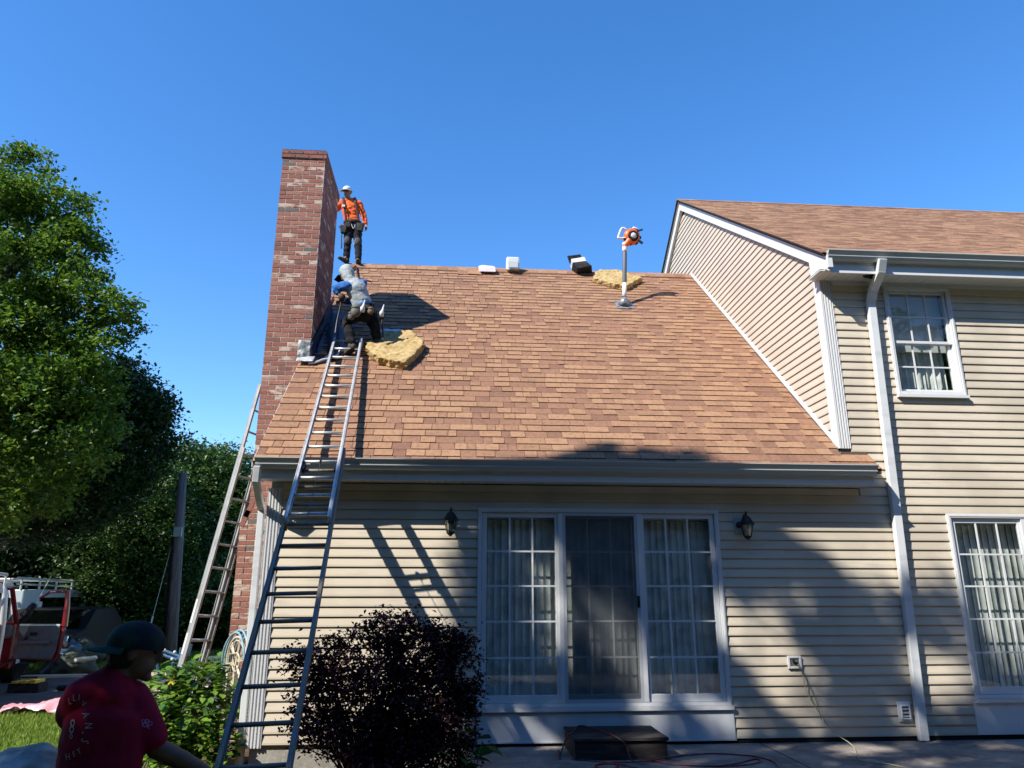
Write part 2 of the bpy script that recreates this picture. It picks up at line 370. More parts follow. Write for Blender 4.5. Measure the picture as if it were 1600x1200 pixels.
# main rake trims and gable end boards
def rake(xa, xb, dz0, dz1, ya, yb, zfun, name='rake_board'):
    mb = MB()
    mb.prism([(xa, ya, zfun(ya)+dz0), (xa, yb, zfun(yb)+dz0), (xa, yb, zfun(yb)+dz1), (xa, ya, zfun(ya)+dz1)], (xb-xa, 0, 0)); return mb
ZM = lambda y: 5.45+.71*(y-7.80)          # main roof deck top
for f in (1, -1):
    zf = ZM if f == 1 else (lambda y: ZM(26.2-y))
    a, b = (7.83, 13.1) if f == 1 else (13.1, 18.2)
    o = obj('rake_board', rake(4.395, 4.46, -.235, -.062, a+.0, b, zf), WHT, house)
    o = obj('rake_trim', rake(4.372, 4.394, -.06, -.006, a, b, zf), WHT, house)
mb = MB(); mb.prism([(4.392, 7.80, 5.27), (4.392, 8.25, 5.27), (4.392, 8.25, 5.70), (4.392, 7.92, 5.48), (4.392, 7.80, 5.42)], (.058, 0, 0))
obj('eave_return', mb, WHT, house)

# ------------------------------------------------------------------ shingle roofs
mb = MB()
def deck(x0, x1, ya, za, yb, zb, t=.05): mb.prism([(x0, ya, za), (x0, yb, zb), (x0, yb, zb-t), (x0, ya, za-t)], (x1-x0, 0, 0))
e = .006
deck(-2.16, -2.03, 7.90, roofz(7.90)-e, 9.69, roofz(9.69)-e); deck(-2.03, 4.45, 7.90, roofz(7.90)-e, YR, roofz(YR)-e)
deck(4.46, 4.76, 7.90, roofz(7.90)-e, 8.17, roofz(8.17)-e)
deck(-2.16, 4.46, YB+.0, roofz(7.9)-.01, YR+.002, roofz(YR)-.008)
lower = obj('roof', mb, SHD, house, label='steep brown shingle roof of the low wing')
mb = MB(); deck(4.36, 12.6, 7.83, ZM(7.83)-e, 13.1, ZM(13.1)-e); deck(4.36, 12.6, 18.37, ZM(7.83)-e, 13.102, ZM(13.1)-e)
upper = obj('roof', mb, SHD, house, label='brown shingle roof of the two storey wing')
SEXP = .1437
WID = [.10, .14, .175, .21, .26, .33]
shmesh = {}
def shingle_mesh(wi, mi):
    if (wi, mi) in shmesh: return shmesh[(wi, mi)]
    me = bpy.data.meshes.new('shingle'); w_ = WID[wi]-.003; t = .0095 if mi in (0, 1, 4) else .007
    b = MB(); L = SEXP+.02; t = .013 if mi in (0, 1, 4) else .005
    b.hexa([(0, 0, -.004), (w_, 0, -.004), (w_, L, -.006), (0, L, -.006), (.002, 0, t), (w_-.002, .001, t), (w_-.002, L, .001), (.002, L, .001)])
    me.from_pydata(b.v, [], b.f); me.materials.append(SHM[mi]); me.materials.append(SHE); me.polygons[2].material_index = 1; shmesh[(wi, mi)] = me; return me
mbs = MB(); nobj = 0
nrow = int((YR-7.885)/cs/SEXP)
CH0, CH1 = 9.7, 10.92
eul = (th, 0, 0)
def rowspans(y):
    s = [(-2.165, 4.445)]
    if y > CH0-.08: s = [(-2.03 if y < CH1+.02 else -2.165, 4.445)]
    if y < 8.1: s = [(-2.165, 4.765)]
    return s
def put_tab(bm, x, y, z, w_, th_, mi, t, L=SEXP+.02):
    c, s = math.cos(th_), math.sin(th_)
    def P(a, b, h): return (x+a, y+b*c-h*s, z+b*s+h*c)
    bm.hexa([P(0, 0, -.004), P(w_, 0, -.004), P(w_, L, -.006), P(0, L, -.006), P(.002, 0, t), P(w_-.002, 0, t), P(w_-.002, L, .001), P(.002, L, .001)], mi); bm.m[-4] = 6
PICK = [0, 0, 0, 1, 1, 1, 2, 3, 4, 4, 5, 5]
hx = origin_of(lower)
for r in range(nrow+1):
    d_ = -.012+r*SEXP; y = 7.90+d_*cs; z = roofz(7.90)+d_*sn
    for (xa, xb) in rowspans(y):
        x = xa; last = -1
        while x < xb-.02:
            wi = random.randrange(len(WID)); mi = random.choice(PICK)
            if mi == last and random.random() < .6: mi = random.choice(PICK)
            last = mi
            w_ = WID[wi]
            if x+w_ > xb or nobj >= 300 or r > 9:
                w_ = min(w_, xb-x); put_tab(mbs, x, y, z, w_-.003, th, mi, .013 if mi in (0, 1, 4) else .005)
            else:
                o = link('shingle', shingle_mesh(wi, mi), lower); o.location = Vector((x, y, z))-hx; o.rotation_euler = eul; nobj += 1
            x += w_
# ridge caps
x = -2.165
while x < 4.44:
    mi = random.choice(PICK); w_ = .19
    for s in (1, -1):
        c_ = Vector((x+w_/2, YR+.001-s*.075*1, roofz(YR)+.016-.075*RP+.006))
        mbs.obox(c_, (w_/2-.002, 0, 0), (0, .085*cs, s*.085*sn), (0, -s*.004*sn, .004*cs), mi)
    x += w_
obj('shingle', mbs, SHM+[SHE], lower, kind='stuff', label='remaining shingles higher up the roof')
mbs = MB(); th2 = math.atan(.71)
for r in range(int(5.3/math.cos(th2)/SEXP)+1):
    d_ = -.012+r*SEXP; y = 7.83+d_*math.cos(th2); z = ZM(7.83)+d_*math.sin(th2)
    if y > 13.02: break
    x = 4.345
    while x < 12.6:
        w_ = random.choice(WID); put_tab(mbs, x, y, z, w_-.003, th2, random.choice(PICK), random.choice((.006, .003))); x += w_
x = 4.34
while x < 12.6:
    for s in (1, -1): mbs.obox((x+.095, 13.1-s*.07, ZM(13.1)-.07*.71+.012), (.094, 0, 0), (0, .08*.815, s*.08*.58), (0, -s*.004*.58, .006), random.choice(PICK))
    x += .19
obj('shingle', mbs, SHM+[SHE], upper, kind='stuff')
# underlayment strip at upper ridge rake (dark drip edge)
mb = rake(4.345, 4.362, -.03, -.002, 7.83, 13.1, ZM); obj('drip_edge', mb, BLKM, house)
mb = rake(4.345, 4.362, -.03, -.002, 13.1, 18.3, lambda y: ZM(26.2-y)); obj('drip_edge', mb, BLKM, house)
mb = rake(-2.17, -2.162, -.06, -.004, 7.9, 9.69, roofz); mb.prism([(-2.155, 7.93, roofz(7.93)-.07), (-2.155, 9.69, roofz(9.69)-.07), (-2.155, 9.69, roofz(9.69)-.22), (-2.155, 7.93, roofz(7.93)-.22)], (.02, 0, 0))
obj('rake_board', mb, WHT, house)

# ------------------------------------------------------------------ chimney
CX0, CX1, CZ1 = -2.645, -2.032, 7.80
mb = MB(); q = .0045
mb.box(CX0+q, CX1-q, CH0+q, CH1-q, -.4, CZ1-.02)
mb.box(CX0-.09+q, CX0+.011, CH0+q, CH1-q+.09, -.4, 2.37)
mb.prism([(CX0-.09+q, CH0+q, 2.37), (CX0+.012, CH0+q, 2.37), (CX0+.012, CH0+q, 2.60)], (0, CH1-CH0-2*q, 0))
chim = obj('chimney', mb, MOR, house, label='tall red brick chimney on the left gable end')
bl, bh, jt = .1895, .0545, .0135
bmesh_cache = {}
def brick_mesh(L, Wd, mat_i):
    k = (round(L, 3), round(Wd, 3), mat_i)
    if k not in bmesh_cache:
        me = bpy.data.meshes.new('brick'); b = MB(); b.box(0, L, 0, Wd, 0, bh); me.from_pydata(b.v, [], b.f)
        me.materials.append((BRM+[BRW])[mat_i]); bmesh_cache[k] = me
    return bmesh_cache[k]
BPICK = [0, 0, 1, 1, 2, 2, 3, 0, 1, 5, 4, 5]
nb = 0; mbs = MB(); chloc = origin_of(chim); k = 0; z = -.36
CW = CX1-CX0
while z < CZ1-.16:
    low = z < 2.32
    xa = CX0-.09 if low else CX0; tot = CX1-xa
    # front face course
    xs = []; x = xa; off = (k % 2)*.1016; first = True
    while x < CX1-.01:
        L = (off-jt) if (first and off) else bl
        if first and off: L = off-jt+.0
        L = min(L, CX1-x)
        if L > .02: xs.append((x, L))
        x += L+jt; first = False
    off = (k % 2)*.1016
    for (x, L) in xs:
        mi = random.choice(BPICK); jx = random.uniform(-.0015, .0015)
        if .9 < z and nb < 300 and not (z > 4.62 and False):
            o = link('brick', brick_mesh(L, .04, mi), chim); o.location = Vector((x, CH0+jx, z))-chloc; nb += 1
        else: mbs.box(x, x+L, CH0+jx, CH0+.04, z, z+bh, mi)
    # right face (towards +X) and left face, back
    y = CH0+.0405; off = ((k+1) % 2)*.1016
    first = True
    while y < CH1-.02:
        L = (off if (first and off > 0) else bl); L = min(L, CH1-y); first = False
        if L > .02:
            if z > 4.2: mbs.box(CX1-.04, CX1+random.uniform(-.0012, .0012), y, y+L, z, z+bh, random.choice(BPICK))
            mbs.box(xa+random.uniform(-.0012, .0012), xa+.04, y, y+L, z, z+bh, random.choice(BPICK))
        y += L+jt
    z += bh+jt; k += 1
# sloped shoulder bricks
sv = Vector((.09, 0, .23)); sv_n = sv.normalized()
for j in range(2):
    c_ = Vector((CX0-.09, CH0-.003, 2.375))+sv*(.25+.5*j); mbs.obox(c_+Vector((.028, .05, -.012)), sv_n*.105, (0, .05, 0), Vector((-sv_n.z, 0, sv_n.x))*.028, random.choice((0, 1, 2)))
# projecting top courses and cap
for kk in range(2):
    zz = CZ1-.145+kk*(bh+jt); x = CX0-.018; off = (kk % 2)*.1; first = True
    while x < CX1+.01:
        L = off if (first and off) else bl; L = min(L, CX1+.018-x); first = False
        if L > .02: mbs.box(x, x+L, CH0-.018, CH0+.04, zz, zz+bh, random.choice((1, 3, 3, 0)))
        x += L+jt
    y = CH0+.041
    while y < CH1+.01:
        L = min(bl, CH1+.018-y); mbs.box(CX1-.04, CX1+.018, y, y+L, zz, zz+bh, random.choice((1, 3, 3, 0))); mbs.box(CX0-.018, CX0+.04, y, y+L, zz, zz+bh, 3); y += L+jt
obj('brick', mbs, BRM+[BRW], chim, kind='stuff', label='remaining bricks of the chimney')
mb = MB(); mb.box(CX0-.008, CX1+.008, CH0-.008, CH1+.008, CZ1-.155, CZ1-.012)
mb.hexa([(CX0-.012, CH0-.012, CZ1-.012), (CX1+.012, CH0-.012, CZ1-.012), (CX1+.012, CH1+.012, CZ1-.012), (CX0-.012, CH1+.012, CZ1-.012), (CX0+.05, CH0+.05, CZ1+.022), (CX1-.05, CH0+.05, CZ1+.022), (CX1-.05, CH1-.05, CZ1+.022), (CX0+.05, CH1-.05, CZ1+.022)])
obj('chimney_cap', mb, MOR, chim)
# step flashing of the chimney front corner, dark membrane at its right foot
def on_roof(u, v, h=0):
    d = ray(u, v); n = Vector((0, -RP, 1)); p0 = Vector((0, D, RZ+h)); return CO+d*((p0-CO).dot(n)/d.dot(n))
def sheet(name, P, Q, thick, mats, parent=None, amp=.0, nu=14, nv=10, label=None, cat=None, smooth=True, group=None, lift=None, base=None):
    """a rumpled sheet spanned by 4 corner points P0..P3"""
    P = [Vector(p) for p in P]; mb = MB(); nrm = (P[1]-P[0]).cross(P[3]-P[0]).normalized(); vs = []
    ph = [random.uniform(0, 6) for _ in range(8)]
    for i in range(nu+1):
        for j in range(nv+1):
            a, b = i/nu, j/nv; p = P[0].lerp(P[1], a).lerp(P[3].lerp(P[2], a), b)
            h = amp*(math.sin(a*7+ph[0]+b*3)+.7*math.sin(b*9+ph[1]-a*4)+.5*math.sin(a*17+b*13+ph[2])+.6*random.uniform(-1, 1))*.5
            if lift: h += lift(a, b)
            vs.append(p+nrm*h)
    m = len(vs); vs2 = [p-nrm*thick for p in vs]; f = []
    I = lambda i, j: i*(nv+1)+j
    for i in range(nu):
        for j in range(nv):
            f.append((I(i, j), I(i+1, j), I(i+1, j+1), I(i, j+1))); f.append((m+I(i, j+1), m+I(i+1, j+1), m+I(i+1, j), m+I(i, j)))
    for i in range(nu): f += [(I(i+1, 0), I(i, 0), m+I(i, 0), m+I(i+1, 0)), (I(i, nv), I(i+1, nv), m+I(i+1, nv), m+I(i, nv))]
    for j in range(nv): f += [(I(0, j), I(0, j+1), m+I(0, j+1), m+I(0, j)), (I(nu, j+1), I(nu, j), m+I(nu, j), m+I(nu, j+1))]
    mb.add(vs+vs2, f); return obj(name, mb, mats, parent, label=label, cat=cat, smooth=smooth, group=group, base=base)
yf = CH0-.012
sheet('flashing', [(-2.20, yf, 4.56), (-2.03, yf, 4.56), (-2.03, yf, 4.83), (-2.20, yf, 4.83)], None, .003, LEAD, chim, .006, label='crumpled lead flashing on the chimney corner')
sheet('flashing_apron', [(-2.19, yf-.10, 4.50), (-1.96, yf-.10, 4.50), (-1.96, yf, 4.60), (-2.19, yf, 4.585)], None, .003, M('bright_flashing', (.50, .52, .54), .4, .5, .4), chim, .006)
MEM = M('dark_blue_membrane', (.018, .026, .055), .38, .5, var=[((.04, .05, .085), 7, .5, .75)], bump=.6, bscale=14)
XM = CX1+.012
sheet('membrane', [(XM, 9.68, roofz(9.68)+.015), (XM, 11.1, roofz(11.1)+.02), (XM+.01, 11.1, roofz(11.1)+.30), (XM+.01, 9.68, roofz(9.68)+.30)], None, .004, MEM, chim, .02, label='dark blue membrane turned up the chimney side')
def rp(x, y, h): return (x, y, roofz(y)+h)
sheet('membrane', [rp(XM, 9.60, .03), rp(-1.62, 9.78, .03), rp(-1.60, 10.95, .03), rp(XM, 11.1, .03)], None, .004, MEM, chim, .03, nu=18, nv=18, label='dark blue membrane laid over the roof at the chimney foot')
mb = MB(); ppath = [rp(-2.03, 9.62, .05), rp(-1.95, 9.63, .05), rp(-1.85, 9.70, .06), rp(-1.77, 9.74, .05), rp(-1.68, 9.80, .07), rp(-1.66, 9.92, .10)]
mb.tube(ppath, .014, 6); obj('membrane_edge', mb, M('torn_release_film', (.6, .58, .55), .6), chim, label='torn pale edge of the membrane')

# ------------------------------------------------------------------ doors and windows
def bars(mb, x0, x1, z0, z1, nx, nz, y, wd=.016, dp=.008, m=0):
    for i in range(1, nx): x = x0+(x1-x0)*i/nx; mb.box(x-wd/2, x+wd/2, y, y+dp, z0, z1, m)
    for k in range(1, nz): z = z0+(z1-z0)*k/nz; mb.box(x0, x1, y-.001, y+dp-.001, z-wd/2, z+wd/2, m)
def sash(parent, x0, x1, z0, z1, y, fr=.06, nx=3, nz=5, frb=None, name='sash'):
    frb = frb or fr; mb = MB(); yd = .035
    mb.box(x0, x0+fr, y, y+yd, z0, z1); mb.box(x1-fr, x1, y, y+yd, z0, z1)
    mb.box(x0+fr, x1-fr, y+.001, y+yd-.001, z1-fr, z1); mb.box(x0+fr, x1-fr, y+.001, y+yd-.001, z0, z0+frb)
    obj(name, mb, WHT, parent, bevel=.004)
    gx0, gx1, gz0, gz1 = x0+fr, x1-fr, z0+frb, z1-fr
    mb = MB(); mb.box(gx0, gx1, y+.014, y+.018, gz0, gz1); obj('pane', mb, GLS, parent)
    for i in range(1, nx):
        x = gx0+(gx1-gx0)*i/nx; mb = MB(); mb.box(x-.009, x+.009, y+.004, y+.013, gz0, gz1); obj('muntin', mb, WHT, parent)
    for k in range(1, nz):
        z = gz0+(gz1-gz0)*k/nz; mb = MB(); mb.box(gx0, gx1, y+.003, y+.012, z-.009, z+.009); obj('muntin', mb, WHT, parent)
def frame(mb, x0, x1, z0, z1, y0, y1, wd):
    mb.box(x0, x0+wd, y0, y1, z0, z1); mb.box(x1-wd, x1, y0, y1, z0, z1)
    mb.box(x0+wd, x1-wd, y0+.001, y1, z1-wd, z1); mb.box(x0+wd, x1-wd, y0+.001, y1, z0, z0+wd)
def patio_door(x0, x1, z0, z1, label, screen):
    mb = MB(); frame(mb, x0, x1, z0, z1, D-.03, D+.10, .045)
    frame(mb, x0+.012, x1-.012, z0+.012, z1-.012, D-.036, D-.029, .018)
    w_ = (x1-x0-.09)/3; a = x0+.045
    mb.box(x0-.01, x1+.01, D-.055, D-.005, z0-.03, z0+.008)
    door = obj('patio_door', mb, WHT, house, label=label)
    sash(door, a+.002, a+w_-.01, z0+.047, z1-.047, D+.0, .055, frb=.075)
    sash(door, a+2*w_+.01, a+3*w_-.002, z0+.047, z1-.047, D+.0, .055, frb=.075)
    sash(door, a+w_-.005, a+2*w_+.005, z0+.047, z1-.047, D+.045, .055, frb=.075)
    mb = MB(); mb.box(a+w_-.03, a+w_+.018, D-.022, D-.001, z0+.05, z1-.05); mb.box(a+2*w_-.018, a+2*w_+.03, D-.022, D-.001, z0+.05, z1-.05)
    obj('mullion', mb, WHT, door)
    if screen:
        mb = MB(); frame(mb, a+w_+.02, a+2*w_-.02, z0+.05, z1-.05, D-.020, D-.004, .03); obj('screen_frame', mb, M('screen_frame_grey', (.42, .44, .46), .5), door)
        mb = MB(); mb.box(a+w_+.05, a+2*w_-.05, D-.012, D-.010, z0+.08, z1-.08); obj('insect_screen', mb, SCR, door, label='dark insect screen over the middle panel')
        hx_ = a+2*w_-.036; hz = (z0+z1)/2+.03
        mb = MB(); mb.box(hx_-.014, hx_+.014, D-.034, D-.0205, hz-.06, hz+.06); mb.tube([(hx_, D-.034, hz-.045), (hx_-.004, D-.06, hz-.03), (hx_-.004, D-.06, hz+.03), (hx_, D-.034, hz+.045)], .007, 8)
        obj('handle', mb, BLK, door)
    return door
pd = patio_door(*DOOR, 'white three panel patio door with insect screen in the middle', True)
pd2 = patio_door(*RDOOR, 'white patio door at the right edge of the wall', False)
mb = MB(); mb.box(.25, 2.945, D-.026, D+.016, .044, .328); mb.box(.243, 2.952, D-.034, D+.016, .032, .048)
obj('door_kickboard', mb, M('kick_panel_white', (.56, .58, .60), .5, .3, var=[((.47, .48, .49), 2.5, .45, .7)]), house, label='white panel below the patio door')
mb = MB(); mb.box(5.60, 8.4, D-.026, D+.016, .05, .37); obj('door_kickboard', mb, WHT, house)
def vblind(x0, x1, z0, z1, y, label, ang=16):
    t = thing('vertical_blind', label, 'blind', ((x0+x1)/2, y, z0))
    mb = MB(); mb.box(x0, x1, y-.02, y+.03, z1-.03, z1+.02); obj('head_rail', mb, WHT, t)
    me = bpy.data.meshes.new('vane'); b = MB(); n = 5; w_ = .089; L = z1-z0-.035; vs = []
    for zz in (0, L):
        for i in range(n+1):
            q_ = (i/n-.5); vs.append((q_*w_, .012*(1-4*q_*q_), zz))
    b.add(vs, [(i, i+1, n+2+i, n+1+i) for i in range(n)]); me.from_pydata(b.v, [], b.f); me.materials.append(VANE)
    me.polygons.foreach_set('use_smooth', [True]*n)
    x = x0+.05
    while x < x1-.03:
        o = link('vane', me, t); o.location = Vector((x, y, z0))-t.location; o.rotation_euler = (0, 0, math.radians(ang+random.uniform(-4, 4))); x += .077
    return t
vblind(.27, 2.9, .42, 2.33, 8.37, 'long white vertical blinds hanging behind the screened patio door')
vblind(5.68, 8.3, .46, 2.31, 8.37, 'white vertical blinds behind the glass door at the right edge')
# upper window
x0, x1, z0, z1 = WIN; mb = MB(); frame(mb, x0, x1, z0, z1, D-.032, D+.09, .05); frame(mb, x0+.014, x1-.014, z0+.014, z1-.014, D-.038, D-.031, .016)
mb.box(x0-.01, x1+.01, D-.06, D-.01, z0-.028, z0+.006)
winp = obj('window', mb, WHT, house, label='white double hung window of the upper storey')
zm = (z0+z1)/2-.02
sash(winp, x0+.052, x1-.052, zm-.02, z1-.052, D+.002, .036, 3, 2); sash(winp, x0+.052, x1-.052, z0+.052, zm+.02, D+.042, .042, 3, 2)
t = thing('pleated_curtain', 'pale pleated curtain behind the lower sash of the upstairs window', 'curtain', ((x0+x1)/2, 8.42, z0))
mb = MB(); n = 60; vs = []
for zz in (z0+.02, z0+.68):
    for i in range(n+1): vs.append((x0+.06+(x1-x0-.12)*i/n, 8.42+.018*math.sin(i*.9)+.008*math.sin(i*2.3), zz))
mb.add(vs, [(i, i+1, n+2+i, n+1+i) for i in range(n)]); obj('curtain_panel', mb, VANE, t, smooth=True)
mb = MB(); mb.tube([(x0+.03, 8.42, z0+.69), (x1-.03, 8.42, z0+.69)], .008, 8); obj('curtain_rod', mb, WHT, t)
t = thing('roller_shade', 'dim grey shade drawn behind the upper sash of the upstairs window', 'shade', ((x0+x1)/2, 8.40, z1-.3))
mb = MB(); mb.box(x0+.05, x1-.05, 8.34, 8.344, zm-.09, z1-.02); obj('shade_cloth', mb, M('shade_cloth', (.50, .52, .53), .9), t)
mb = MB(); mb.tube([(x0+.05, 8.35, z1-.0), (x1-.05, 8.35, z1-.0)], .02, 10); obj('shade_roller', mb, WHT, t)

# ------------------------------------------------------------------ wall fittings
def lantern(x, z, label, turn):
    t = thing('wall_lantern', label, 'lantern', (x, D-.02, z), 'carriage lanterns beside the patio door')
    c = Vector((x+turn, D-.135, z))
    mb = MB(); mb.box(x-.05, x+.05, D-.028, D-.012, z-.045, z+.135); obj('mounting_block', mb, M('block_vinyl', (.40, .42, .42), .5), t, bevel=.004)
    mb = MB(); mb.lathe((x, D-.03, z+.05), (0, -1, 0), [(.035, 0), (.038, .012), (.02, .025)], 14)
    mb.tube([(x, D-.05, z+.05), (x+turn*.3, D-.085, z+.09), (x+turn*.7, D-.115, z+.155), c+Vector((0, 0, .165)), c+Vector((0, 0, .12))], .009, 8)
    obj('bracket_arm', mb, BLK, t, smooth=True)
    mb = MB(); mb.lathe(c+Vector((0, 0, .055)), (0, 0, 1), [(.085, -.012), (.088, 0), (.072, .018), (.052, .05), (.036, .075), (.015, .088), (.012, .11), (.017, .118), (.004, .14)], 12); obj('lantern_cap', mb, BLK, t)
    mb = MB()
    for i in range(6):
        a = i*math.pi/3+.3; A = c+Vector((math.cos(a)*.072, math.sin(a)*.072, .043)); Bq = c+Vector((math.cos(a)*.040, math.sin(a)*.040, -.085)); mb.tube([A, Bq], .0045, 5)
    mb.lathe(c+Vector((0, 0, -.11)), (0, 0, 1), [(.004, -.012), (.02, .0), (.042, .022), (.046, .028), (.03, .034)], 12); obj('lantern_cage', mb, BLK, t)
    mb = MB(); mb.lathe(c, (0, 0, 1), [(.038, -.083), (.068, .042)], 6); obj('lantern_glass', mb, glass('lantern_glass', (.8, .82, .8), .12), t)
    mb = MB(); mb.lathe(c+Vector((0, 0, -.075)), (0, 0, 1), [(.010, 0), (.010, .05), (.012, .055), (.002, .085)], 8); obj('bulb', mb, WHT, t)
lantern(-.06, 2.21, 'black lantern left of the patio door, near the ladder', 0.0)
lantern(3.165, 2.19, 'black lantern right of the patio door, seen a little from the side', .05)
t = thing('outdoor_outlet', 'white weatherproof outlet box with cords plugged in', 'outlet', (3.655, D-.02, .79))
mb = MB(); frame(mb, 3.58, 3.73, .725, .855, D-.035, D-.012, .024); obj('outlet_frame', mb, WHT, t, bevel=.003)
mb = MB(); mb.box(3.604, 3.706, D-.024, D-.014, .749, .831); obj('outlet_recess', mb, M('outlet_grey', (.12, .12, .12), .6), t)
mb = MB(); mb.box(3.635, 3.655, D-.045, D-.022, .79, .815); mb.box(3.662, 3.684, D-.05, D-.022, .775, .80); mb.tube([(3.648, D-.04, .80), (3.66, D-.07, .79), (3.675, D-.06, .77)], .008, 6); obj('plug', mb, BLK, t)
t = thing('dryer_vent', 'white louvred vent low on the wall by the downspout', 'vent', (4.81, D-.02, .28))
mb = MB(); mb.box(4.738, 4.886, D-.03, D-.012, .185, .385); obj('vent_plate', mb, WHT, t, bevel=.008)
mb = MB(); frame(mb, 4.762, 4.862, .215, .355, D-.055, D-.029, .012); obj('vent_hood', mb, WHT2, t, bevel=.003)
for k in range(3):
    mb = MB(); zz = .235+k*.036; mb.hexa([(4.776, D-.052, zz), (4.848, D-.052, zz), (4.848, D-.032, zz+.006), (4.776, D-.032, zz+.006), (4.776, D-.054, zz+.004), (4.848, D-.054, zz+.004), (4.848, D-.03, zz+.028), (4.776, D-.03, zz+.028)]); obj('louvre', mb, GRY, t)
mb = MB(); mb.ell((4.98, 8.0, 5.26), (.05, .035, .028)); [mb.ell((4.98+random.uniform(-.06, .06), 8.0+random.uniform(-.03, .03), 5.25+random.uniform(-.02, .02)), (.03, .02, .018)) for _ in range(6)]
props(obj('wasp_nest', mb, M('dark_mud', (.03, .025, .02), .95), base=(4.98, 8, 5.26)), 'small dark mud nest stuck under the upper soffit', 'nest')

# ------------------------------------------------------------------ wooden step, cords, hose
t = thing('wooden_step', 'low black stained wooden step below the patio door', 'step', (1.6, 7.85, 0))
STW = M('dark_stained_wood', (.022, .018, .016), .75, .3, var=[((.06, .05, .045), 4, .45, .7, (.6, 6, 6)), ((.10, .09, .085), 18, .6, .8, (.4, 3, 3))], bump=.4, bscale=30, bstretch=(.5, 6, 6))
for k in range(5):
    mb = MB(); y = 7.47+k*.137; mb.box(1.135-.0, 2.045, y, y+.131, .165, .19+random.uniform(-.002, .002)); obj('plank', mb, STW, t, bevel=.003)
mb = MB(); mb.box(1.15, 2.03, 7.49, 7.515, .004, .164); obj('front_board', mb, STW, t)
for xx in (1.15, 2.005): mb = MB(); mb.box(xx, xx+.025, 7.516, 8.14, .004, .164); obj('side_board', mb, STW, t)
HOSE = M('red_rubber', (.16, .022, .028), .55, .4, var=[((.30, .16, .15), 6, .5, .75)])
def smoothpts(P, k=6):
    P = [Vector(p) for p in P]; out = []
    for i in range(len(P)-1):
        a, b, c_, d_ = P[max(i-1, 0)], P[i], P[i+1], P[min(i+2, len(P)-1)]
        for j in range(k):
            t_ = j/k; out.append(.5*((2*b)+(c_-a)*t_+(2*a-5*b+4*c_-d_)*t_**2+(3*b-a-3*c_+d_)*t_**3))
    return out+[P[-1]]
def cord(name, P, r, m, label, cat):
    pts = smoothpts(P); mb = MB(); mb.tube(pts, r, 7); return props(obj(name, mb, m, smooth=True, base=tuple(pts[0])), label, cat)
g = lambda u, v, z=.009: tuple(atz(u, v, z))
cord('air_hose', [g(875, 1186), g(872, 1172), (1.05, 7.75, .02), (1.10, 7.72, .15), (1.17, 7.76, .20), g(905, 1134, .199), g(930, 1139, .199), g(955, 1148, .199), g(968, 1155, .199), (1.62, 7.43, .14), (1.66, 7.36, .02), g(1010, 1188), g(1050, 1194), g(1110, 1197), g(1165, 1195), g(1188, 1190), g(1180, 1186), g(1150, 1193), g(1120, 1197)], .0065, HOSE, 'thin red air hose draped over the black wooden step', 'hose')
cord('air_hose', [g(893, 1186), g(930, 1189), g(975, 1191, .02), g(1020, 1188, .02), g(1063, 1181), g(1107, 1177.5), g(1150, 1179), g(1180, 1182), g(1204, 1188), g(1216, 1198), g(1212, 1215)], .0065, HOSE, 'red air hose curving across the patio to the bottom edge', 'hose')
cord('air_hose', [g(930, 1196), g(945, 1192), g(965, 1195), g(960, 1200.5), g(940, 1201), g(930, 1196), g(960, 1193), g(1000, 1201)], .0065, HOSE, 'small loop of red air hose lying in front of the step', 'hose')
YC = M('yellow_cord', (.38, .36, .22), .5, .4)
cord('power_cable', [(3.668, D-.045, .80), (3.68, D-.07, .76), (3.72, D-.06, .65), (3.74, D-.05, .52), (3.80, D-.06, .38), (3.88, D-.07, .25), (3.95, D-.12, .12), (4.05, D-.3, .02), g(1345, 1187), g(1390, 1194), g(1430, 1203)], .0045, YC, 'yellow extension cord hanging from the outlet down to the patio', 'cord')
cord('power_cable', [(3.655, D-.045, .81), (3.68, D-.075, .74), (3.76, D-.05, .60), (3.82, D-.05, .46), (3.86, D-.05, .33), (3.875, D-.045, .22)], .004, M('olive_cord', (.16, .17, .10), .5), 'shorter olive cord dangling beside the yellow one under the outlet', 'cord')

# ------------------------------------------------------------------ ladders
def ladder_frame(p0, p1, wdir):
    p0, p1 = Vector(p0), Vector(p1); t = (p1-p0).normalized(); wd = Vector(wdir).normalized(); wd = (wd-t*wd.dot(t)).normalized(); return p0, p1, t, wd, t.cross(wd)
def rail(mb, p0, p1, t, wd, nrm, off, hw=.014, hd=.037):
    c_ = (p0+p1)/2+wd*off; mb.obox(c_, wd*hw*.45, nrm*hd, t*((p1-p0).length/2))
    for s in (-1, 1): mb.obox(c_+nrm*(hd-.004)*s+wd*(-hw*.5 if off > 0 else hw*.5), wd*hw*1.1, nrm*.004, t*((p1-p0).length/2-.001))
def ladder_section(t_, p0, p1, wdir, width, mat, nrmoff=0, start=.15, end=.1, rung_r=.0165, hd=.037, phase=0, lname=('rail', 'rung')):
    p0, p1, t, wd, nrm = ladder_frame(p0, p1, wdir)
    if nrm.z < 0 and abs(nrm.z) > .05: nrm = -nrm
    p0 = p0+nrm*nrmoff; p1 = p1+nrm*nrmoff
    for s in (-1, 1):
        mb = MB(); rail(mb, p0, p1, t, wd, nrm, s*width/2, hd=hd); obj(lname[0], mb, mat, t_, bevel=.002)
    L = (p1-p0).length; d_ = start
    while d_ < L-end:
        mb = MB(); a = p0+t*d_-wd*(width/2-.004); b = p0+t*d_+wd*(width/2-.004); mb.tube([a, b], rung_r, 10, flat=.9, side=nrm); obj(lname[1], mb, mat, t_, smooth=True); d_ += .305
    return p0, p1, t, wd, nrm
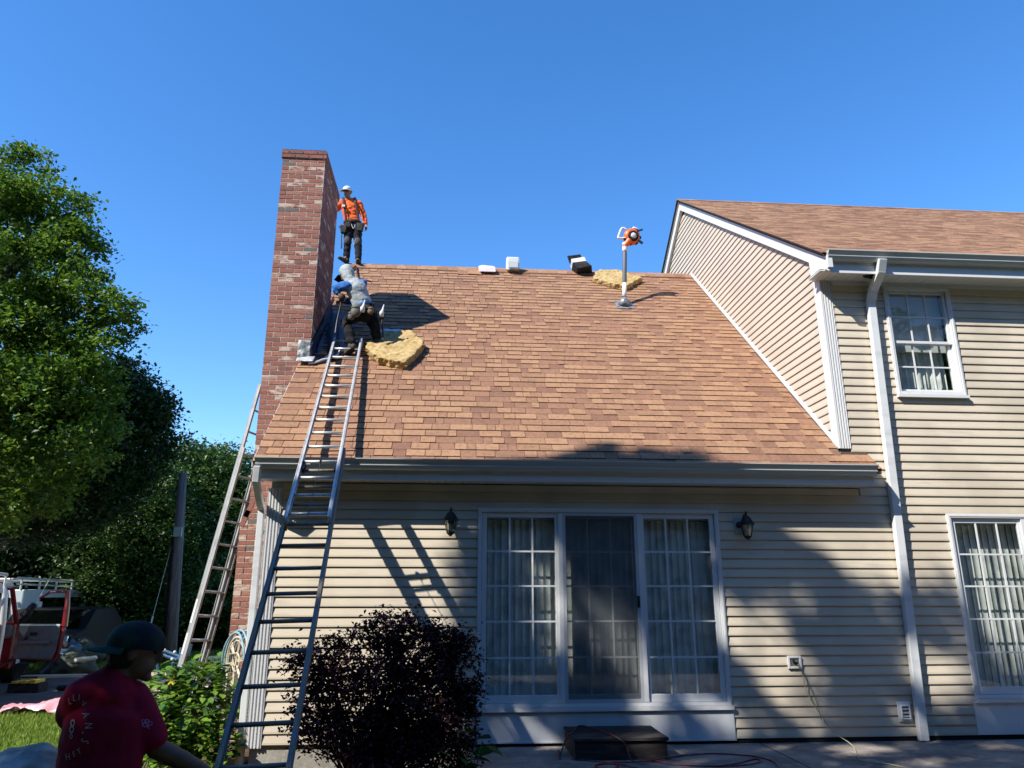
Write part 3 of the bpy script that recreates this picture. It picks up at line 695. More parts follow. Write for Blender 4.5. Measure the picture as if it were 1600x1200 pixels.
A0 = Vector((-1.385, 7.58, 2.826)); LT = Vector((-1.574+1.385, 9.88-7.58, 4.765-2.806)).normalized()
P_at = lambda s: A0+LT*s
sg = (G-A0.z)/LT.z
FL = M('fibre_rail_grey', (.23, .19, .145), .6, .25, 0, var=[((.18, .21, .26), 6, .45, .7), ((.12, .12, .13), 25, .6, .8)])
t = thing('extension_ladder', 'long grey extension ladder laid over the gutter up the steep roof', 'ladder', tuple(P_at(sg)))
tilt = (1, .03, 0)
ladder_section(t, P_at(sg), P_at(.22), tilt, .425, FL, -.03, start=.30)
ladder_section(t, P_at(-1.12), P_at(3.30), tilt, .385, ALU, .028, start=.10, end=-.05)
p0, p1, tt, wd, nrm = ladder_frame(P_at(-1.12), P_at(3.2), tilt)
for s in (-1, 1):
    mb = MB(); c_ = P_at(-.16)+wd*s*.155; mb.obox(c_, wd*.012, nrm*.03, tt*.06); mb.obox(c_-tt*.075-nrm*.02, wd*.01, nrm*.02, tt*.02); mb.tube([c_+tt*.05+nrm*.02, c_+nrm*.05, c_-tt*.05+nrm*.03], .008, 6); obj('rung_lock', mb, BLK, t)
mb = MB(); mb.lathe(P_at(-.10)+wd*.0-wd*.008-nrm*.03, wd, [(.02, 0), (.026, .002), (.02, .008), (.026, .014), (.02, .016)], 12); mb.tube([P_at(-.1)-nrm*.02, P_at(-.6)-nrm*.05, P_at(-1.2)-nrm*.055], .004, 5); obj('pulley', mb, BLK, t)
for s in (-1, 1):
    mb = MB(); c_ = P_at(3.30)+wd*s*.1925+nrm*.028; mb.obox(c_, wd*.018, nrm*.042, tt*.03); obj('end_cap', mb, WHT if s == 1 else BLKM, t, bevel=.004)
    mb = MB(); c_ = P_at(-1.12)+wd*s*.1925+nrm*.028; mb.obox(c_, wd*.014, nrm*.04, tt*.02); obj('end_cap', mb, M('cap_ochre', (.35, .2, .05), .6), t)
    mb = MB(); c_ = P_at(sg)+wd*s*.2125-nrm*.02; mb.obox(c_+Vector((0, 0, .012)), wd*.03, (0, .05, 0), (0, 0, .012)); obj('foot_pad', mb, BLKM, t)
# aluminium ladder leaning on the chimney's left side
b0 = at(284, 1046, 11.2); b0.z = G; b0 = Vector((-3.95, 10.75, G)); top = Vector((CX0-.035, 10.22, 4.28))
b0 = Vector((-3.52, 10.35, G)); t = thing('extension_ladder', 'bright aluminium ladder leaning against the left side of the chimney', 'ladder', tuple(b0))
wv = (.45, 1, 0)
pp = ladder_section(t, b0, top, wv, .37, ALU2, .0, start=.28, hd=.027)
p0, p1, tt, wd, nrm = pp
q0 = p0+tt*.35; q1 = p1-tt*.9
ladder_section(t, q0, q1, wv, .41, ALU2, -.045, start=.235, hd=.026)
for s in (-1, 1):
    for dd, LL in ((1.35, .26), (1.75, .30)):
        mb = MB(); c_ = p0+tt*(dd+.2*s)+wd*s*.19; c2 = c_+wd*s*.0085; mb.obox(c2-(wd*.0175 if s > 0 else -wd*.0), wd*.0012, nrm*.022, tt*LL/2); obj('warning_sticker', mb, WHT, t)
    mb = MB(); mb.obox(p0+wd*s*.19+tt*.03, wd*.03, nrm*.05, tt*.03); obj('foot_pad', mb, BLKM, t)

def solid(name, build, mats, parent, voxel, smooth=6, label=None, grow=0, wrinkle=0, wscale=9):
    mb = MB(); build(mb); me = bpy.data.meshes.new(name); off = origin_of(parent)
    me.from_pydata([(p[0]-off.x, p[1]-off.y, p[2]-off.z) for p in mb.v], [], mb.f); me.update()
    o = link(name, me, parent); r = o.modifiers.new('r', 'REMESH'); r.mode = 'VOXEL'; r.voxel_size = voxel; r.use_smooth_shade = True
    if smooth: s_ = o.modifiers.new('s', 'SMOOTH'); s_.iterations = smooth; s_.factor = .5
    dg = bpy.context.evaluated_depsgraph_get(); me2 = bpy.data.meshes.new_from_object(o.evaluated_get(dg)); o.modifiers.clear(); o.data = me2; bpy.data.meshes.remove(me)
    if grow or wrinkle:
        from mathutils import noise
        n = len(me2.vertices); co = [v.co.copy() for v in me2.vertices]; no_ = [v.normal.copy() for v in me2.vertices]
        for i in range(n):
            p = co[i]; h = grow+(wrinkle*(noise.noise(Vector((p.x*wscale, p.y*wscale, p.z*wscale*1.6)))+.5*abs(noise.noise(p*wscale*2.3))) if wrinkle else 0)
            me2.vertices[i].co = p+no_[i]*h
        me2.update()
    me2.name = name
    for m in (mats if isinstance(mats, (list, tuple)) else [mats]): me2.materials.append(m)
    me2.polygons.foreach_set('use_smooth', [True]*len(me2.polygons))
    if label: o['label'] = label
    return o
# ------------------------------------------------------------------ things on the roof
def roof_thing(name, label, cat, x, y, group=None): return thing(name, label, cat, (x, y, roofz(y)+.01), group)
WOOL = M('mineral_wool', (.37, .26, .11), .95, .1, var=[((.45, .34, .17), 9, .42, .62), ((.22, .14, .055), 16, .56, .72)], bump=1, bscale=45)
def batt(label, poly, h, seed):
    """torn mineral wool slab lying on the roof; poly in roof coordinates"""
    r = random.Random(seed); P = [Vector((p[0], p[1], roofz(p[1])+.012)) for p in poly]; nrm = Vector((0, -sn, cs))
    c_ = sum(P, Vector())/len(P); t = thing('mineral_wool_batt', label, 'insulation', tuple(c_), 'torn yellow mineral wool slabs on the roof')
    ring = []
    for i in range(len(P)):
        a, b = P[i], P[(i+1) % len(P)]
        for k in range(7): ring.append(a.lerp(b, k/7)+(b-a).normalized().cross(nrm)*r.uniform(-.02, .02))
    solid('wool_slab', lambda mb: mb.prism(ring, nrm*h), WOOL, t, .013, 2, wrinkle=.014, wscale=17)
    mb = MB()
    for _ in range(30):
        p = ring[r.randrange(len(ring))]+nrm*r.uniform(.01, h); mb.ell(p, (r.uniform(.01, .025), r.uniform(.01, .02), r.uniform(.006, .014)), 6)
    obj('wool_tuft', mb, WOOL, t, kind='stuff'); return t
batt('yellow mineral wool slab under the crouching worker\'s foot', [(-1.32, 9.93), (-1.10, 9.68), (-.72, 9.58), (-.50, 10.08), (-.72, 10.40), (-1.22, 10.34)], .115, 3)
batt('yellow mineral wool slab near the ridge behind the vent pipe', [(2.43, 12.45), (2.93, 12.13), (3.37, 12.52), (2.98, 12.84), (2.6, 12.80)], .10, 5)
# vent pipe with boot
bp_ = Vector((2.80, 11.60, roofz(11.60))); PVCW = M('white_pvc', (.72, .70, .64), .4, .4, var=[((.55, .52, .45), 7, .5, .75)])
t = thing('vent_pipe', 'white plastic vent pipe with silver flashing boot on the roof', 'pipe', tuple(bp_))
mb = MB(); nrm = Vector((0, -sn, cs)); up = Vector((0, cs, sn))
mb.obox(bp_+nrm*.014, (.15, 0, 0), up*.17, nrm*.003); obj('boot_flange', mb, LEAD, t)
mb = MB(); mb.tube([bp_+nrm*.012, bp_+nrm*.05+Vector((0, 0, .02)), bp_+Vector((0, 0, .11)), bp_+Vector((0, 0, .15))], [.105, .095, .062, .048], 20); obj('flashing_boot', mb, LEAD, t, smooth=True)
mb = MB(); mb.tube([bp_+Vector((0, 0, .14)), bp_+Vector((0, 0, .165))], [.052, .043], 18); obj('rubber_collar', mb, BLKM, t)
lean = Vector((.045, -.02, 1)); pt = lambda h: bp_+lean*h
mb = MB(); mb.tube([pt(.1), pt(.46)], .037, 18); obj('pipe', mb, PVCW, t, smooth=True)
# leaf blower standing nozzle-down in the pipe
t = thing('leaf_blower', 'orange and white leaf blower stuck nozzle down in the vent pipe', 'leaf blower', tuple(pt(.42)))
DG = M('dark_grey_plastic', (.10, .105, .115), .4, .4); ORG = M('orange_plastic', (.75, .12, .02), .4, .45, var=[((.55, .08, .015), 14, .5, .7)]); LG = M('light_grey_plastic', (.62, .61, .57), .45, .4)
mb = MB(); mb.tube([pt(.30), pt(.46), pt(1.02), pt(1.04)], [.030, .0395, .0385, .036], 18); obj('blower_tube', mb, DG, t, smooth=True)
mb = MB(); mb.tube([pt(1.0), pt(1.05), pt(1.12), pt(1.17)], [.042, .046, .043, .05], 16); obj('tube_collar', mb, LG, t, smooth=True)
bc = pt(1.27)+Vector((.125, -.02, .02)); ax = Vector((.12, -.96, -.2)).normalized()
mb = MB(); mb.lathe(bc-ax*.07, ax, [(.05, -.03), (.10, -.015), (.142, .01), (.15, .04), (.15, .07), (.14, .095), (.10, .12), (.05, .13)], 22); mb.chain([pt(1.12), bc-Vector((.03, 0, .05))], [.05, .07], 12); obj('fan_housing', mb, ORG, t, smooth=True)
mb = MB(); mb.lathe(bc-ax*.02, ax, [(.075, .068), (.098, .08), (.075, .098)], 18); X = ax.orthogonal().normalized(); Yv = ax.cross(X)
for i in range(5):
    a = i*2*math.pi/7-.4; dd = X*math.cos(a)+Yv*math.sin(a); mb.obox(bc+dd*.148+ax*.0, dd*.012, ax*.03, ax.cross(dd)*.022)
mb.obox(bc+Vector((.13, -.05, .10)), (.05, 0, .02), (0, .012, 0), (-.006, 0, .012)); mb.obox(bc+Vector((.13, -.05, -.12)), (.04, 0, -.03), (0, .015, 0), (.01, 0, .015)); obj('engine_guard', mb, BLKM, t)
mb = MB(); mb.lathe(bc+ax*.08, ax, [(.045, -.01), (.052, 0), (.04, .015), (.015, .02)], 14); mb.chain([bc+Vector((.03, -.03, .155)), bc+Vector((.09, -.03, .135))], [.025, .02], 8); obj('starter_cap', mb, WHT, t, smooth=True)
mb = MB(); hp = [bc+Vector((-.10, -.02, .12)), bc+Vector((-.16, -.02, .15)), bc+Vector((-.20, -.02, .11)), bc+Vector((-.245, -.02, -.01)), bc+Vector((-.25, -.02, -.045)), bc+Vector((-.19, -.02, -.05)), bc+Vector((-.11, -.02, -.035))]; mb.tube(smoothpts(hp, 4), .020, 10); obj('handle', mb, LG, t, smooth=True)
# bits on the ridge
def onr(x, y, h=0): return Vector((x, y, roofz(y)+h))
t = roof_thing('foam_packet', 'pale pink plastic wrapped packet lying at the ridge', 'packet', .50, 12.75)
PNK = M('pink_film', (.75, .58, .62), .35, .45, var=[((.85, .78, .80), 12, .45, .6), ((.18, .10, .10), 26, .66, .72)])
c_ = onr(.50, 12.72, .075)
mb = MB(); mb.hexa([c_+Vector(p) for p in ((-.17, -.10, -.09), (.15, -.11, -.09), (.17, .09, .0), (-.15, .09, .0), (-.19, -.09, .035), (.14, -.10, .02), (.10, .10, .13), (-.13, .10, .145))]); obj('packet_wrap', mb, PNK, t, bevel=.02)
t = roof_thing('shingle_offcuts', 'tan and brown shingle offcuts lying flat on the ridge', 'shingles', .14, 12.7)
for k, (dx, m_) in enumerate(((-.02, 5), (.17, 0))):
    mb = MB(); c_ = onr(.08+dx, 12.70, .018+.012*k); mb.obox(c_, (.13, .01, 0), up*.13, nrm*.006); obj('offcut', mb, SHM[m_], t)
t = roof_thing('plastic_jug', 'translucent white plastic jug lying on the ridge', 'jug', .97, 12.78)
JUG = M('milky_plastic', (.72, .76, .78), .3, .5, trans=.35)
c_ = onr(.97, 12.78, .16); mb = MB(); mb.hexa([c_+Vector(p) for p in ((-.13, -.10, -.15), (.12, -.10, -.16), (.12, .10, -.06), (-.13, .10, -.05), (-.125, -.09, .14), (.125, -.09, .14), (.125, .09, .14), (-.125, .09, .14))]); obj('jug_body', mb, JUG, t, bevel=.03)
mb = MB(); mb.box(c_.x-.09, c_.x+.09, c_.y-.106, c_.y-.102, c_.z-.09, c_.z+.03); obj('jug_label', mb, M('label_grey', (.45, .50, .50), .6), t)
mb = MB(); mb.chain([c_+Vector((-.05, -.14, -.15)), c_+Vector((.10, -.13, -.16)), c_+Vector((.24, -.1, -.15))], [.03, .04, .02], 8, flat=.7)
props(obj('work_glove', mb, M('brown_rag', (.10, .07, .05), .95), base=tuple(c_)), 'dark brown rag lying below the plastic jug', 'rag')
t = roof_thing('roof_vent_box', 'black and white slatted box tipped over on the ridge', 'box', 2.26, 12.78)
c_ = onr(2.24, 12.80, .20); R = Matrix.Rotation(math.radians(-16), 3, 'X') @ Matrix.Rotation(math.radians(-11), 3, 'Y')
def rb(mb, cx, cy, cz, hx_, hy_, hz_, m=0): mb.obox(c_+R @ Vector((cx, cy, cz)), R @ Vector((hx_, 0, 0)), R @ Vector((0, hy_, 0)), R @ Vector((0, 0, hz_)), m)
mb = MB(); mb.hexa([c_+R @ Vector(p) for p in ((-.10, -.14, -.19), (.19, -.14, -.17), (.25, .14, -.17), (-.08, .14, -.18), (-.15, -.12, -.03), (.12, -.12, -.03), (.17, .14, .02), (-.12, .14, .02))]); obj('box_base', mb, BLKM, t, bevel=.006)
mb = MB(); mb.hexa([c_+R @ Vector(p) for p in ((-.152, -.128, -.028), (.122, -.128, -.028), (.16, .12, -.0), (-.13, .12, -.0), (-.15, -.12, .07), (.115, -.12, .085), (.15, .12, .1), (-.13, .12, .09))]); obj('box_lid', mb, WHT, t, bevel=.006)
mb = MB(); rb(mb, -.035, .0, .16, .13, .015, .085)
for k in range(4): rb(mb, -.035, -.018, .10+k*.04, .125, .006, .008)
obj('slat_panel', mb, BLKM, t)
t = roof_thing('shingle_scraps', 'small white gravel scrap on the shingles near the gable', 'scrap', 3.75, 12.2) if False else None
sheet('flashing_sheet', [rp(-1.23, 10.28, .012), rp(-.93, 10.30, .012), rp(-.87, 10.62, .014), rp(-1.30, 10.62, .014)], None, .0015, M('bare_sheet_metal', (.55, .60, .68), .25, .5, .7), None, .003, label='grey sheet of bare flashing lying behind the crouching worker', cat='metal sheet', base=rp(-1.1, 10.45, .01))
mb = MB(); pts = smoothpts([onr(-2.02, 12.4, .03), onr(-1.96, 12.75, .05), onr(-1.82, 12.3, .03), onr(-1.6, 12.2, .02)], 5); mb.tube(pts, .016, 6)
props(obj('safety_rope', mb, BLKM, smooth=True, base=tuple(pts[0])), 'black rope lying across the ridge below the standing worker', 'rope')

# ------------------------------------------------------------------ people
SKIN = M('skin_tan', (.30, .165, .10), .55, .35, var=[((.24, .12, .075), 25, .5, .7)]); SKIND = M('skin_brown', (.13, .068, .045), .5, .4, var=[((.10, .05, .03), 20, .5, .7)])
def hand(mb, wrist, d_, palm_n, s=1.0, curl=.5):
    """palm with four bent fingers and a thumb; d_ = finger direction"""
    d_ = Vector(d_).normalized(); pn = Vector(palm_n).normalized(); pn = (pn-d_*pn.dot(d_)).normalized(); sd = d_.cross(pn); W = Vector(wrist)
    mb.chain([W, W+d_*.05*s, W+d_*.085*s], [.026*s, .038*s, .040*s], 10, flat=.45, side=sd)
    for i, L in enumerate((.066, .075, .070, .056)):
        o_ = W+d_*.088*s+sd*(i-1.5)*.0205*s; a = o_+(d_*math.cos(curl*.6)+pn*math.sin(curl*.6))*L*.5*s; b = a+(d_*math.cos(curl*2)+pn*math.sin(curl*2))*L*.5*s
        mb.chain([o_-d_*.02*s, o_, a, b], [.0095*s, .0098*s, .009*s, .0075*s], 8)
    a = W+d_*.03*s-sd*.028*s; b = a-sd*.022*s+d_*.028*s+pn*.01*s; c2 = b+d_*.026*s+pn*.014*s; mb.chain([a, b, c2], [.014*s, .012*s, .009*s], 8)
def head_shape(mb, c, s, face, up_=(0, 0, 1)):
    """skull, jaw, nose, lips, brow, ears around centre c; face = facing direction"""
    f = Vector(face).normalized(); U = Vector(up_); U = (U-f*U.dot(f)).normalized(); R_ = f.cross(U); c = Vector(c)
    Rm = Matrix((R_, f, U)).transposed()
    mb.ell(c+U*.018*s-f*.006*s, (.074*s, .094*s, .088*s), 16, 0, Rm)
    mb.ell(c-U*.052*s+f*.026*s, (.056*s, .062*s, .058*s), 14, 0, Rm)
    mb.ell(c-U*.098*s+f*.070*s, (.024*s, .022*s, .018*s), 10, 0, Rm)
    mb.chain([c+U*.018*s+f*.086*s, c-U*.012*s+f*.104*s, c-U*.026*s+f*.102*s], [.010*s, .013*s, .016*s], 8)
    mb.ell(c-U*.058*s+f*.086*s, (.024*s, .010*s, .011*s), 10, 0, Rm)
    mb.ell(c+U*.030*s+f*.080*s, (.050*s, .012*s, .010*s), 10, 0, Rm)
    for q_ in (-1, 1): mb.ell(c+R_*.074*s*q_-f*.012*s-U*.012*s, (.010*s, .020*s, .032*s), 8, 0, Rm)
    return f, U, R_
def eyes(parent, c, s, f, U, R_):
    mb = MB()
    for q_ in (-1, 1): mb.ell(Vector(c)+f*.078*s+R_*.031*s*q_+U*.006*s, (.011*s,)*3, 8)
    obj('eye', mb, M('eye_dark', (.03, .02, .015), .2), parent, smooth=True)
def cap(parent, c, s, f, U, R_, mat, back=False, brim_dir=None, label=None, low=-.0):
    bd = (-f if back else f); Rm = Matrix((R_, f, U)).transposed(); c = Vector(c)
    mb = MB(); n = 20; rows_ = 7; vs = []
    for i in range(rows_+1):
        th_ = (math.pi/2)*i/rows_*1.10
        for j in range(n):
            ph = 2*math.pi*j/n; vs.append(c+U*(.022*s+low)+Rm @ Vector((.088*s*math.sin(th_)*math.cos(ph), .108*s*math.sin(th_)*math.sin(ph), .090*s*math.cos(th_))))
    mb.add(vs, [(i*n+j, (i+1)*n+j, (i+1)*n+(j+1) % n, i*n+(j+1) % n) for i in range(rows_) for j in range(n)])
    bv = []
    for layer in (0, -.004):
        for i in range(9):
            a = (i/8-.5)*2.3
            for rr_, dz in ((.095, 0.0), (.165+.015*math.cos(a), -.018-.02*abs(a)*.3)):
                d3 = bd*math.cos(a)+R_*math.sin(a)*.9
                bv.append(c+U*(.012*s+low+dz*s+layer)+d3*(rr_*s if rr_ < .1 else rr_*s*(1-.28*(abs(a)/1.15)**2)))
    o_ = 18; fs = []
    for i in range(8):
        a = 2*i; fs += [(a, a+2, a+3, a+1), (o_+a, o_+a+1, o_+a+3, o_+a+2), (a+1, a+3, o_+a+3, o_+a+1)]
    mb.add(bv, fs)
    mb.ell(c+U*(.112*s+low), (.008*s, .008*s, .005*s), 6)
    return obj('cap', mb, mat, parent, label=label, smooth=True)
NAVY = M('dark_work_trousers', (.016, .017, .022), .85, .2, var=[((.035, .036, .042), 14, .5, .72)], bump=.6, bscale=40)
ORS = M('orange_shirt', (.80, .13, .03), .8, .2, var=[((.66, .09, .02), 9, .5, .7)], bump=.5, bscale=30)
LEA = M('tool_leather', (.030, .024, .02), .7, .3, var=[((.07, .055, .045), 16, .5, .7)])
BRN = M('harness_strap', (.07, .04, .03), .8, .2)
# --- standing worker on the ridge
YW = 12.98
A = lambda u, v, dy=0: at(u, v, YW+dy)
t = thing('person', 'standing worker in orange shirt and white cap behind the chimney', 'person', tuple(onr(-2.1, YW, .0)))
pel = A(550.5, 352); chest = A(546.5, 322); neck = A(544.5, 313, -.01); headc = A(543, 300.5, -.04)
LS, RS = A(532, 318.5), A(561, 318.5)         # shoulders as seen left / right
LE, LH = A(525, 328, .02), A(517, 320, .10); RE, RH = A(568, 336, .03), A(571.5, 352, -.03)
LHp, RHp = A(544.5, 354), A(557, 354); LK, RK = A(543, 378, -.04), A(559.5, 380, -.02)
LA_, RA_ = onr(-2.165, YW-.02, .115), onr(-1.965, YW-.03, .115); LA_ = A(541.5, 402.5, -.0); RA_ = A(560, 405.5, -.05)
fz = min(LA_.z, RA_.z)
facew = Vector((-.35, -.9, -.18)).normalized()
def body(mb):
    head_shape(mb, headc, 1.0, facew, (0, -.1, 1)); mb.chain([neck-Vector((0, 0, .03)), headc-Vector((0, 0, .04))], [.055, .052], 12)
    mb.chain([pel, (pel+chest)/2, chest], [.12, .115, .13], 16, flat=.62, side=(1, 0, 0)); mb.chain([LS, chest+Vector((0, 0, .06)), RS], [.05, .07, .05])
    mb.chain([LS, LE, LH], [.045, .038, .026]); mb.chain([RS, RE, RH], [.045, .038, .026])
    hand(mb, LH, LH-LE, (0, 1, 0)); hand(mb, RH, RH-RE+Vector((0, 0, -.1)), (-.6, -.4, 0), 1.0)
    for h_, k_, a_ in ((LHp, LK, LA_), (RHp, RK, RA_)): mb.chain([h_, k_, a_], [.075, .052, .036]); mb.chain([a_-Vector((0, 0, .04)), a_+Vector((0, -.12, -.06))], [.03, .03])
bo = solid('body', body, SKIN, t, .012, 2)
def shirt(mb):
    mb.chain([pel+Vector((0, 0, .03)), (pel+chest)/2, chest, chest+Vector((0, 0, .07))], [.150, .150, .165, .12], 18, flat=.62, side=(1, 0, 0))
    mb.chain([LS, (LS+RS)/2+Vector((0, 0, .045)), RS], [.066, .078, .066]); mb.chain([neck-Vector((0, 0, .05)), neck+Vector((0, 0, .0))], [.075, .06])
    mb.chain([LS, LE, LE.lerp(LH, .7)], [.068, .056, .045]); mb.chain([RS, RE, RE.lerp(RH, .85)], [.068, .056, .042])
solid('shirt', shirt, ORS, t, .013, 1, wrinkle=.018, wscale=13)
def trou(mb):
    mb.chain([pel+Vector((0, 0, .05)), pel-Vector((0, 0, .05))], [.142, .150], 16, flat=.68, side=(1, 0, 0))
    for h_, k_, a_ in ((LHp, LK, LA_), (RHp, RK, RA_)): mb.chain([h_, k_, a_+Vector((0, 0, .02))], [.100, .074, .062])
solid('trousers', trou, NAVY, t, .014, 2, wrinkle=.012)
for a_, dx in ((LA_, -.10), (RA_, .02)):
    mb = MB(); tz = a_.z-.075; mb.chain([Vector((a_.x, a_.y+.03, tz+.01)), Vector((a_.x, a_.y+.02, tz+.07))], [.055, .05]); mb.chain([Vector((a_.x, a_.y+.04, tz)), Vector((a_.x+dx*.6, a_.y-.09, tz-.005)), Vector((a_.x+dx, a_.y-.16, tz-.01))], [.048, .046, .038], flat=.75, side=(1, 0, 0)); obj('boot', mb, RUB, t, smooth=True)
for q_ in (-1, 1):
    k_ = (LK, RK)[q_ > 0]; mb = MB(); mb.ell(k_+Vector((0, -.065, .0)), (.062, .035, .085), 12); obj('knee_pad', mb, M('knee_pad', (.06, .055, .05), .8), t, smooth=True)
for (u0, v0, u1, v1) in ((537, 312.5, 541, 345), (555, 313, 560, 342)):
    mb = MB(); pts = [A(u0, v0, .02)+Vector((0, -.07, .02)), A(u0, v0+4, -.12), A((u0+u1)/2, (v0+v1)/2, -.135), A(u1, v1, -.12)]
    mb.tube(smoothpts(pts, 3), .023, 6, flat=.35, side=(1, 0, 0)); obj('harness_strap', mb, BRN, t)
mb = MB(); mb.box(A(538.5, 326).x-.03, A(538.5, 326).x+.03, YW-.17, YW-.135, A(538, 328).z-.02, A(538, 328).z+.02); obj('strap_buckle', mb, WHT, t)
mb = MB(); ring = []
for i in range(17): a = 2*math.pi*i/16; ring.append(pel+Vector((math.cos(a)*.165, math.sin(a)*.125, .05+.01*math.sin(a))))
mb.tube(ring, .03, 6, flat=.35, side=(0, 0, 1)); obj('tool_belt', mb, LEA, t)
for (u, v, dx, sz) in ((537, 358, -.0, .07), (545, 352, 0, .05), (563, 355, 0, .07)):
    p = A(u, v, -.10); mb = MB(); mb.hexa([p+Vector(q2) for q2 in ((-sz*.7, -.04, -sz*1.3), (sz*.7, -.04, -sz*1.3), (sz*.7, .04, -sz*1.3), (-sz*.7, .04, -sz*1.3), (-sz, -.055, sz), (sz, -.055, sz), (sz, .045, sz), (-sz, .045, sz))]); obj('tool_pouch', mb, LEA, t, bevel=.015)
mb = MB(); mb.tube([A(535, 352, -.12), A(533.5, 372, -.10), A(533.5, 388, -.09)], [.012, .011, .015], 8); mb.tube([A(530, 354, -.12), A(533, 357, -.12)], .013, 6); obj('hammer', mb, BLK, t)
mb = MB(); mb.tube(smoothpts([A(549, 350, -.15), A(552, 357, -.16), A(555, 351, -.15)], 4), .006, 6); mb.tube(smoothpts([A(551, 373, -.12), A(553, 382, -.1), A(556, 372, -.12)], 4), .005, 6); obj('carabiner', mb, ALU, t)
WCAP = M('white_cap_cloth', (.60, .62, .62), .85, .2, var=[((.45, .47, .48), 20, .45, .7)])
ff = facew; UU = (Vector((0, -.1, 1))-ff*Vector((0, -.1, 1)).dot(ff)).normalized(); RR = ff.cross(UU)
cap(t, headc, 1.02, ff, UU, RR, WCAP, low=.01)
mb = MB(); 
for q_ in (-1, 1): mb.ell(headc+ff*.088+RR*.032*q_+UU*.006, (.030, .012, .019), 10, 0, Matrix((RR, ff, UU)).transposed())
mb.tube([headc+RR*-.075-ff*.01+UU*.01, headc+RR*-.06+ff*.08+UU*.012, headc+RR*.06+ff*.08+UU*.012, headc+RR*.075-ff*.01+UU*.01], .004, 5); obj('sunglasses', mb, BLK, t, smooth=True)

# --- crouching worker at the ladder head
t = thing('person', 'bending worker in grey hooded vest and blue sleeves on the ladder', 'person', tuple(onr(-1.4, 10.05, 0)))
A = lambda u, v, Y: at(u, v, Y)
hip = A(570, 484, 9.90); che = A(556, 451, 9.86); nk = A(546, 435, 9.88); hd = A(540.5, 426, 9.92)
LS, RS = A(540, 447, 9.78), A(566, 443, 9.98); LE, LH = A(522, 450, 9.86), A(530, 460, 9.84); RE, RH = A(553, 470, 10.16), A(537, 471, 10.22)
LHp, RHp = A(562, 490, 9.88), A(578, 489, 9.95); LK, RK = A(540, 503, 10.02), A(586, 512, 9.98)
RA_ = A(588, 532, 10.02); LA_ = A(549, 538, 9.84)
fd = Vector((-.62, .60, -.5)).normalized()
def body(mb):
    head_shape(mb, hd, 1.0, fd, (.0, .5, .9)); mb.chain([nk, hd], [.055, .052])
    mb.chain([hip, hip.lerp(che, .5), che], [.125, .12, .14], 16, flat=.66, side=(1, .3, 0)); mb.chain([LS, che, RS], [.05, .09, .05])
    mb.chain([LS, LE, LH], [.045, .038, .026]); mb.chain([RS, RE, RH], [.045, .038, .026]); hand(mb, LH, LH-LE+Vector((.0, 0, -.03)), (1, 0, -.2), 1.1, 1.2); hand(mb, RH, RH-RE, (0, 0, -1), 1, 1)
    for h_, k_, a_ in ((LHp, LK, LA_), (RHp, RK, RA_)): mb.chain([h_, k_, a_], [.08, .055, .038])
solid('body', body, SKIN, t, .013, 2)
VST = M('grey_hooded_vest', (.36, .40, .41), .85, .2, var=[((.28, .32, .33), 10, .5, .7)], bump=.6, bscale=30); BLU = M('blue_sleeve', (.035, .14, .42), .8, .2, var=[((.02, .09, .30), 12, .5, .7)], bump=.4, bscale=40)
BLT = M('dark_trousers', (.010, .010, .012), .9, .15, var=[((.028, .028, .03), 9, .5, .75)], bump=.7, bscale=30)
def vest(mb):
    mb.chain([hip+(che-hip)*.12, hip.lerp(che, .5), che, nk], [.138, .140, .150, .09], 18, flat=.72, side=(1, .3, 0)); mb.chain([LS.lerp(che, .35), che+Vector((0, .02, .04)), RS.lerp(che, .15)], [.068, .105, .068])
    mb.chain([nk-(hd-nk)*.2, hd+Vector((.01, -.01, .015))], [.078, .106])
solid('vest', vest, VST, t, .012, 2, wrinkle=.011, wscale=10)
def slv(mb):
    mb.chain([LS.lerp(che, .2), LS, LE, LE.lerp(LH, .75)], [.072, .072, .055, .042]); mb.chain([RS, RE, RE.lerp(RH, .8)], [.075, .06, .045])
    mb.chain([hip+(che-hip)*.06, hip+(che-hip)*.2], [.146, .144], 16, flat=.72, side=(1, .3, 0))
solid('sleeved_shirt', slv, BLU, t, .012, 2, wrinkle=.012, wscale=12)
def tr2(mb):
    mb.chain([hip+Vector((0, 0, .02)), hip-Vector((0, .0, .06))], [.140, .135], 16, flat=.8, side=(1, .3, 0))
    for h_, k_, a_ in ((LHp, LK, LA_), (RHp, RK, RA_)): mb.chain([h_, k_, a_+Vector((0, 0, .03))], [.098, .076, .062])
solid('trousers', tr2, BLT, t, .013, 2, wrinkle=.018, wscale=8)
for a_, dv in ((LA_, Vector((-.10, .12, -.03))), (RA_, Vector((.12, -.06, -.055)))):
    mb = MB(); b_ = a_+Vector((0, 0, -.055)); mb.chain([a_, b_], [.05, .05]); mb.chain([b_-dv*.3, b_+dv*.5, b_+dv*1.15], [.048, .048, .038], flat=.8, side=(0, 0, 1)); obj('boot', mb, RUB, t, smooth=True)
    mb = MB(); mb.obox(b_+dv*.4-Vector((0, 0, .045)), dv*.85, Vector((0, 0, 1)).cross(dv).normalized()*.045, (0, 0, .010)); obj('boot_sole', mb, BLKM, t, bevel=.006)
mb = MB(); ring = [hip+Vector((math.cos(a)*.155, math.sin(a)*.125, -.0-.02*math.cos(a))) for a in [2*math.pi*i/16 for i in range(17)]]; mb.tube(ring, .035, 6, flat=.35, side=(0, 0, 1)); obj('tool_belt', mb, LEA, t)
GLE = M('grey_leather_pouch', (.10, .095, .085), .7, .3, var=[((.17, .16, .14), 12, .5, .7)])
